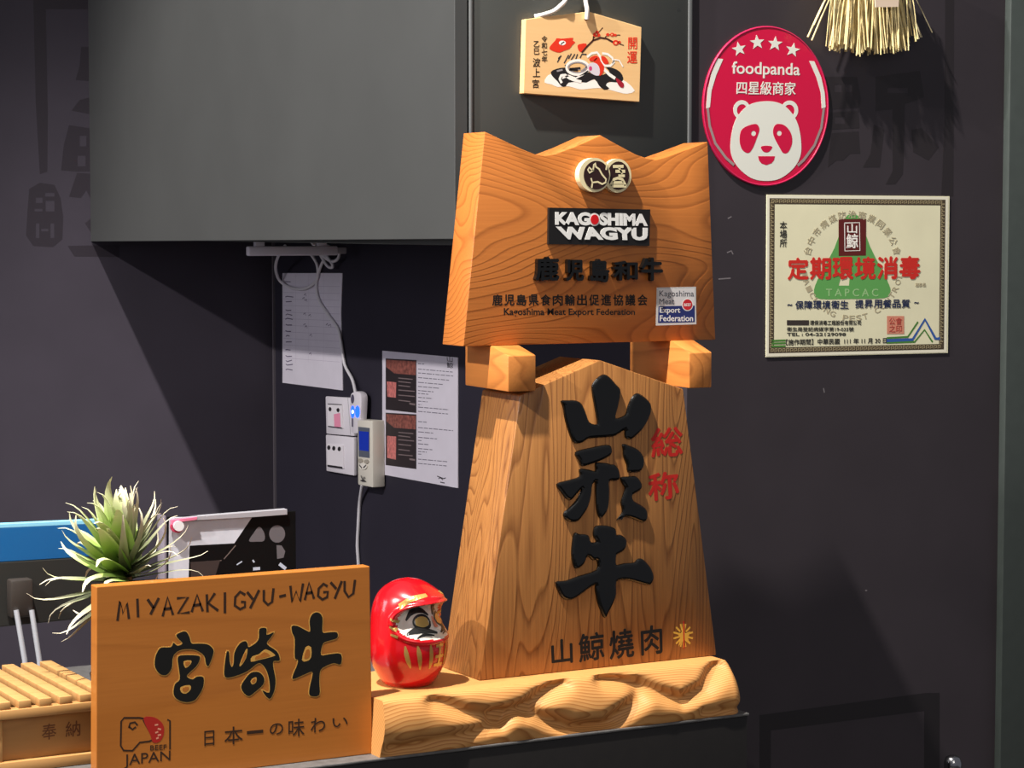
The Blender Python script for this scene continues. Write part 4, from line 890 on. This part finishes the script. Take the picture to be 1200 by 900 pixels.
cbl = thing('power_cable', FP.p3(400, 380), 'thin white cable looping from the light bar down to the glowing adapter', 'cable')
tube('cable_run', spline([onp((417, 462), .022), onp((413, 445), .012), onp((404, 427), .008), onp((399.5, 400), .007), onp((396, 385), .007), onp((384, 368), .007), onp((373, 350), .007), onp((371, 330), .007), onp((376, 312), .008), onp((381, 300), .015), onp((376, 288), .03), onp((364, 283), .05)], 10), .0042, cb, cbl)
tube('cable_loop', spline([onp((334, 288), .10), onp((327, 298), .08), onp((323, 312), .05), onp((326, 326), .02), onp((334, 334), .009), onp((344, 338), .008), onp((358, 338), .008), onp((371, 328), .008), onp((372, 312), .012), onp((366, 300), .03), onp((362, 296), .05)], 10), .004, cb, cbl)
tube('cable_bundle', spline([onp((365, 283), .05), onp((374, 296), .03), onp((388, 306), .02), onp((396, 303), .02), onp((397, 294), .02), onp((388, 290), .03), onp((372, 284), .05), onp((380, 296), .03), onp((390, 311), .02), onp((384, 312), .02), onp((374, 296), .03), onp((368, 285), .05)], 10), .004, cb, cbl)

def sheet(name, q, m, label):
    o = prism(name, [onp(p, .0025) for p in q], (.0018, 0, 0), m); return tag(o, label, 'paper')
psh = mat('sheet_white', (214, 208, 218), .6, var=.03, scale=20)
t1 = thing('paper_sheet', FP.p3(366, 455), 'creased white handwritten sheet hanging under the light bar', 'paper')
prism('sheet', [onp(p, .0025) for p in [(331, 320), (401, 320), (399.5, 365), (401.5, 457.5), (331, 448.5)]], (.0018, 0, 0), psh, t1)
Fs1 = Face('x', -.0025)
inkg = mat('pen_ink', (96, 84, 110), .6)
zs = lambda p: Z(p, 320, 310, 6)
random.seed(3)
ln = []
for y in (120, 150, 228, 262, 318, 355, 385, 420, 465, 505, 545, 600, 640, 675, 700, 740):
    ln.append({'p': zs([(88 + random.uniform(-3, 3), y), (100, y + random.uniform(-8, 8)), (112 + random.uniform(0, 30), y + random.uniform(-4, 6))]), 'w': 1.1})
for x, y in ((225, 215), (215, 240), (232, 255), (222, 350), (222, 425), (232, 440), (258, 360), (380, 425), (400, 430), (265, 500), (262, 630)):
    ln.append({'p': zs([(x - 8, y), (x + 4, y - 10), (x + 8, y + 8)]), 'w': 1.0})
strokes('handwriting', Fs1, ln, 1, inkg, t1, n=.0005)
strokes('ruled_line', Fs1, [zs([(75, y), (470, y + (y - 60) * .05)]) for y in range(150, 700, 46)] + [zs([(x, 70), (x, 690)]) for x in (160, 250, 355)], .35, mat('ruled_ink', (176, 166, 184), .6), t1, n=.0004)
t2 = thing('paper_sheet', FP.p3(492, 570), 'printed white notice with two dark photo blocks taped right of the hanging controller', 'paper')
prism('sheet', [onp(p, .0025) for p in [(448, 411), (536.5, 419), (536.5, 572), (448, 556)]], (.0018, 0, 0), psh, t2)
zu = lambda p: Z(p, 440, 400, 5)
dp = mat('photo_dark', (44, 36, 38), .5); brn = mat('photo_meat', (134, 78, 68), .5, var=.5, scale=120); pkk = mat('photo_pink', (200, 116, 110), .5, var=.35, scale=120)
for y0, y1 in ((100, 420), (418, 745)):
    b_ = art('photo_block', Fs1, [zu([(60, y0), (240, y0 + 10), (240, y1 + (0 if y0 < 200 else 4)), (60, y1 - 20)])], dp, t2, n=.0005)
    art('photo_food', Fs1, [zu([(64, y0 + 8), (238, y0 + 18), (236, y0 + 98), (110, y0 + 88), (64, y0 + 50)])], brn, b_, n=.001)
    art('photo_accent', Fs1, [zu([(68, y0 + 135), (122, y0 + 140), (120, y0 + (230 if y0 < 200 else 275)), (70, y0 + (225 if y0 < 200 else 265))])], pkk, b_, n=.001)
    strokes('photo_caption', Fs1, [{'p': zu([(135, y), (random.randint(200, 232), y + 8)]), 'w': 1.1} for y in (y0 + 115, y0 + 135, y0 + 158, y0 + 185, y0 + 215, y0 + 245)] + [{'p': zu([(200, y1 - 55), (232, y1 - 50)]), 'w': 2}], 1.1, mat('caption_grey', (128, 112, 112), .5), b_, n=.0014)
ln = []
random.seed(8)
for y, x1 in ((130, 285), (162, 452), (185, 455), (212, 435), (240, 400), (264, 372), (288, 340), (305, 310), (328, 335), (350, 305), (370, 270), (385, 430), (410, 425), (470, 300), (505, 455), (530, 340), (562, 360), (580, 270), (600, 310), (628, 335), (645, 300), (660, 268), (690, 420), (715, 420)):
    x = 250
    while x < x1:
        e2 = min(x1, x + random.randint(10, 34)); ln.append(zu([(x, y + (x - 250) * .09), (e2, y + (e2 - 250) * .09)])); x = e2 + 6
strokes('printed_text', Fs1, ln, .95, mat('notice_ink', (112, 106, 120), .6), t2, n=.0005)
text('brush_mark', Fs1, [('山\n鯨', zu([(415, 85), (455, 88), (455, 160), (420, 155)]))], mat('notice_black', (60, 54, 62), .6), t2, bold=.01)
strokes('printed_mark', Fs1, [zu([(362, 790), (400, 805), (412, 800)]), zu([(380, 825), (405, 830)]), zu([(370, 805), (380, 798), (395, 812)])], 1.2, _M['notice_black'], t2, n=.0006)

# ---------------------------------------------------------------- chrome post at the lower right
FX = Face('y', -.12)
pz, pc = FX.p3(1117, 885), FX.p3(1116.5, 893)
lathe_c = Vector((pc.x, -.12, 0)); r_ = .017
post = thing('chrome_post', lathe_c, 'slim chrome post with a rounded cap at the lower right edge of the picture', 'post')
chrome = mat('chrome', (170, 170, 172), .18, metal=1)
lathe('shaft', lathe_c, [(.06, 0), (.06, .012), (.014, .02), (.012, .05), (.012, pz.z - .03)], chrome, post, 24)
lathe('cap', lathe_c, [(.012, pz.z - .04), (r_, pz.z - .034), (r_ + .001, pz.z - .015), (r_ * .85, pz.z - .004), (r_ * .4, pz.z), (.001, pz.z + .0005)], chrome, post, 24)
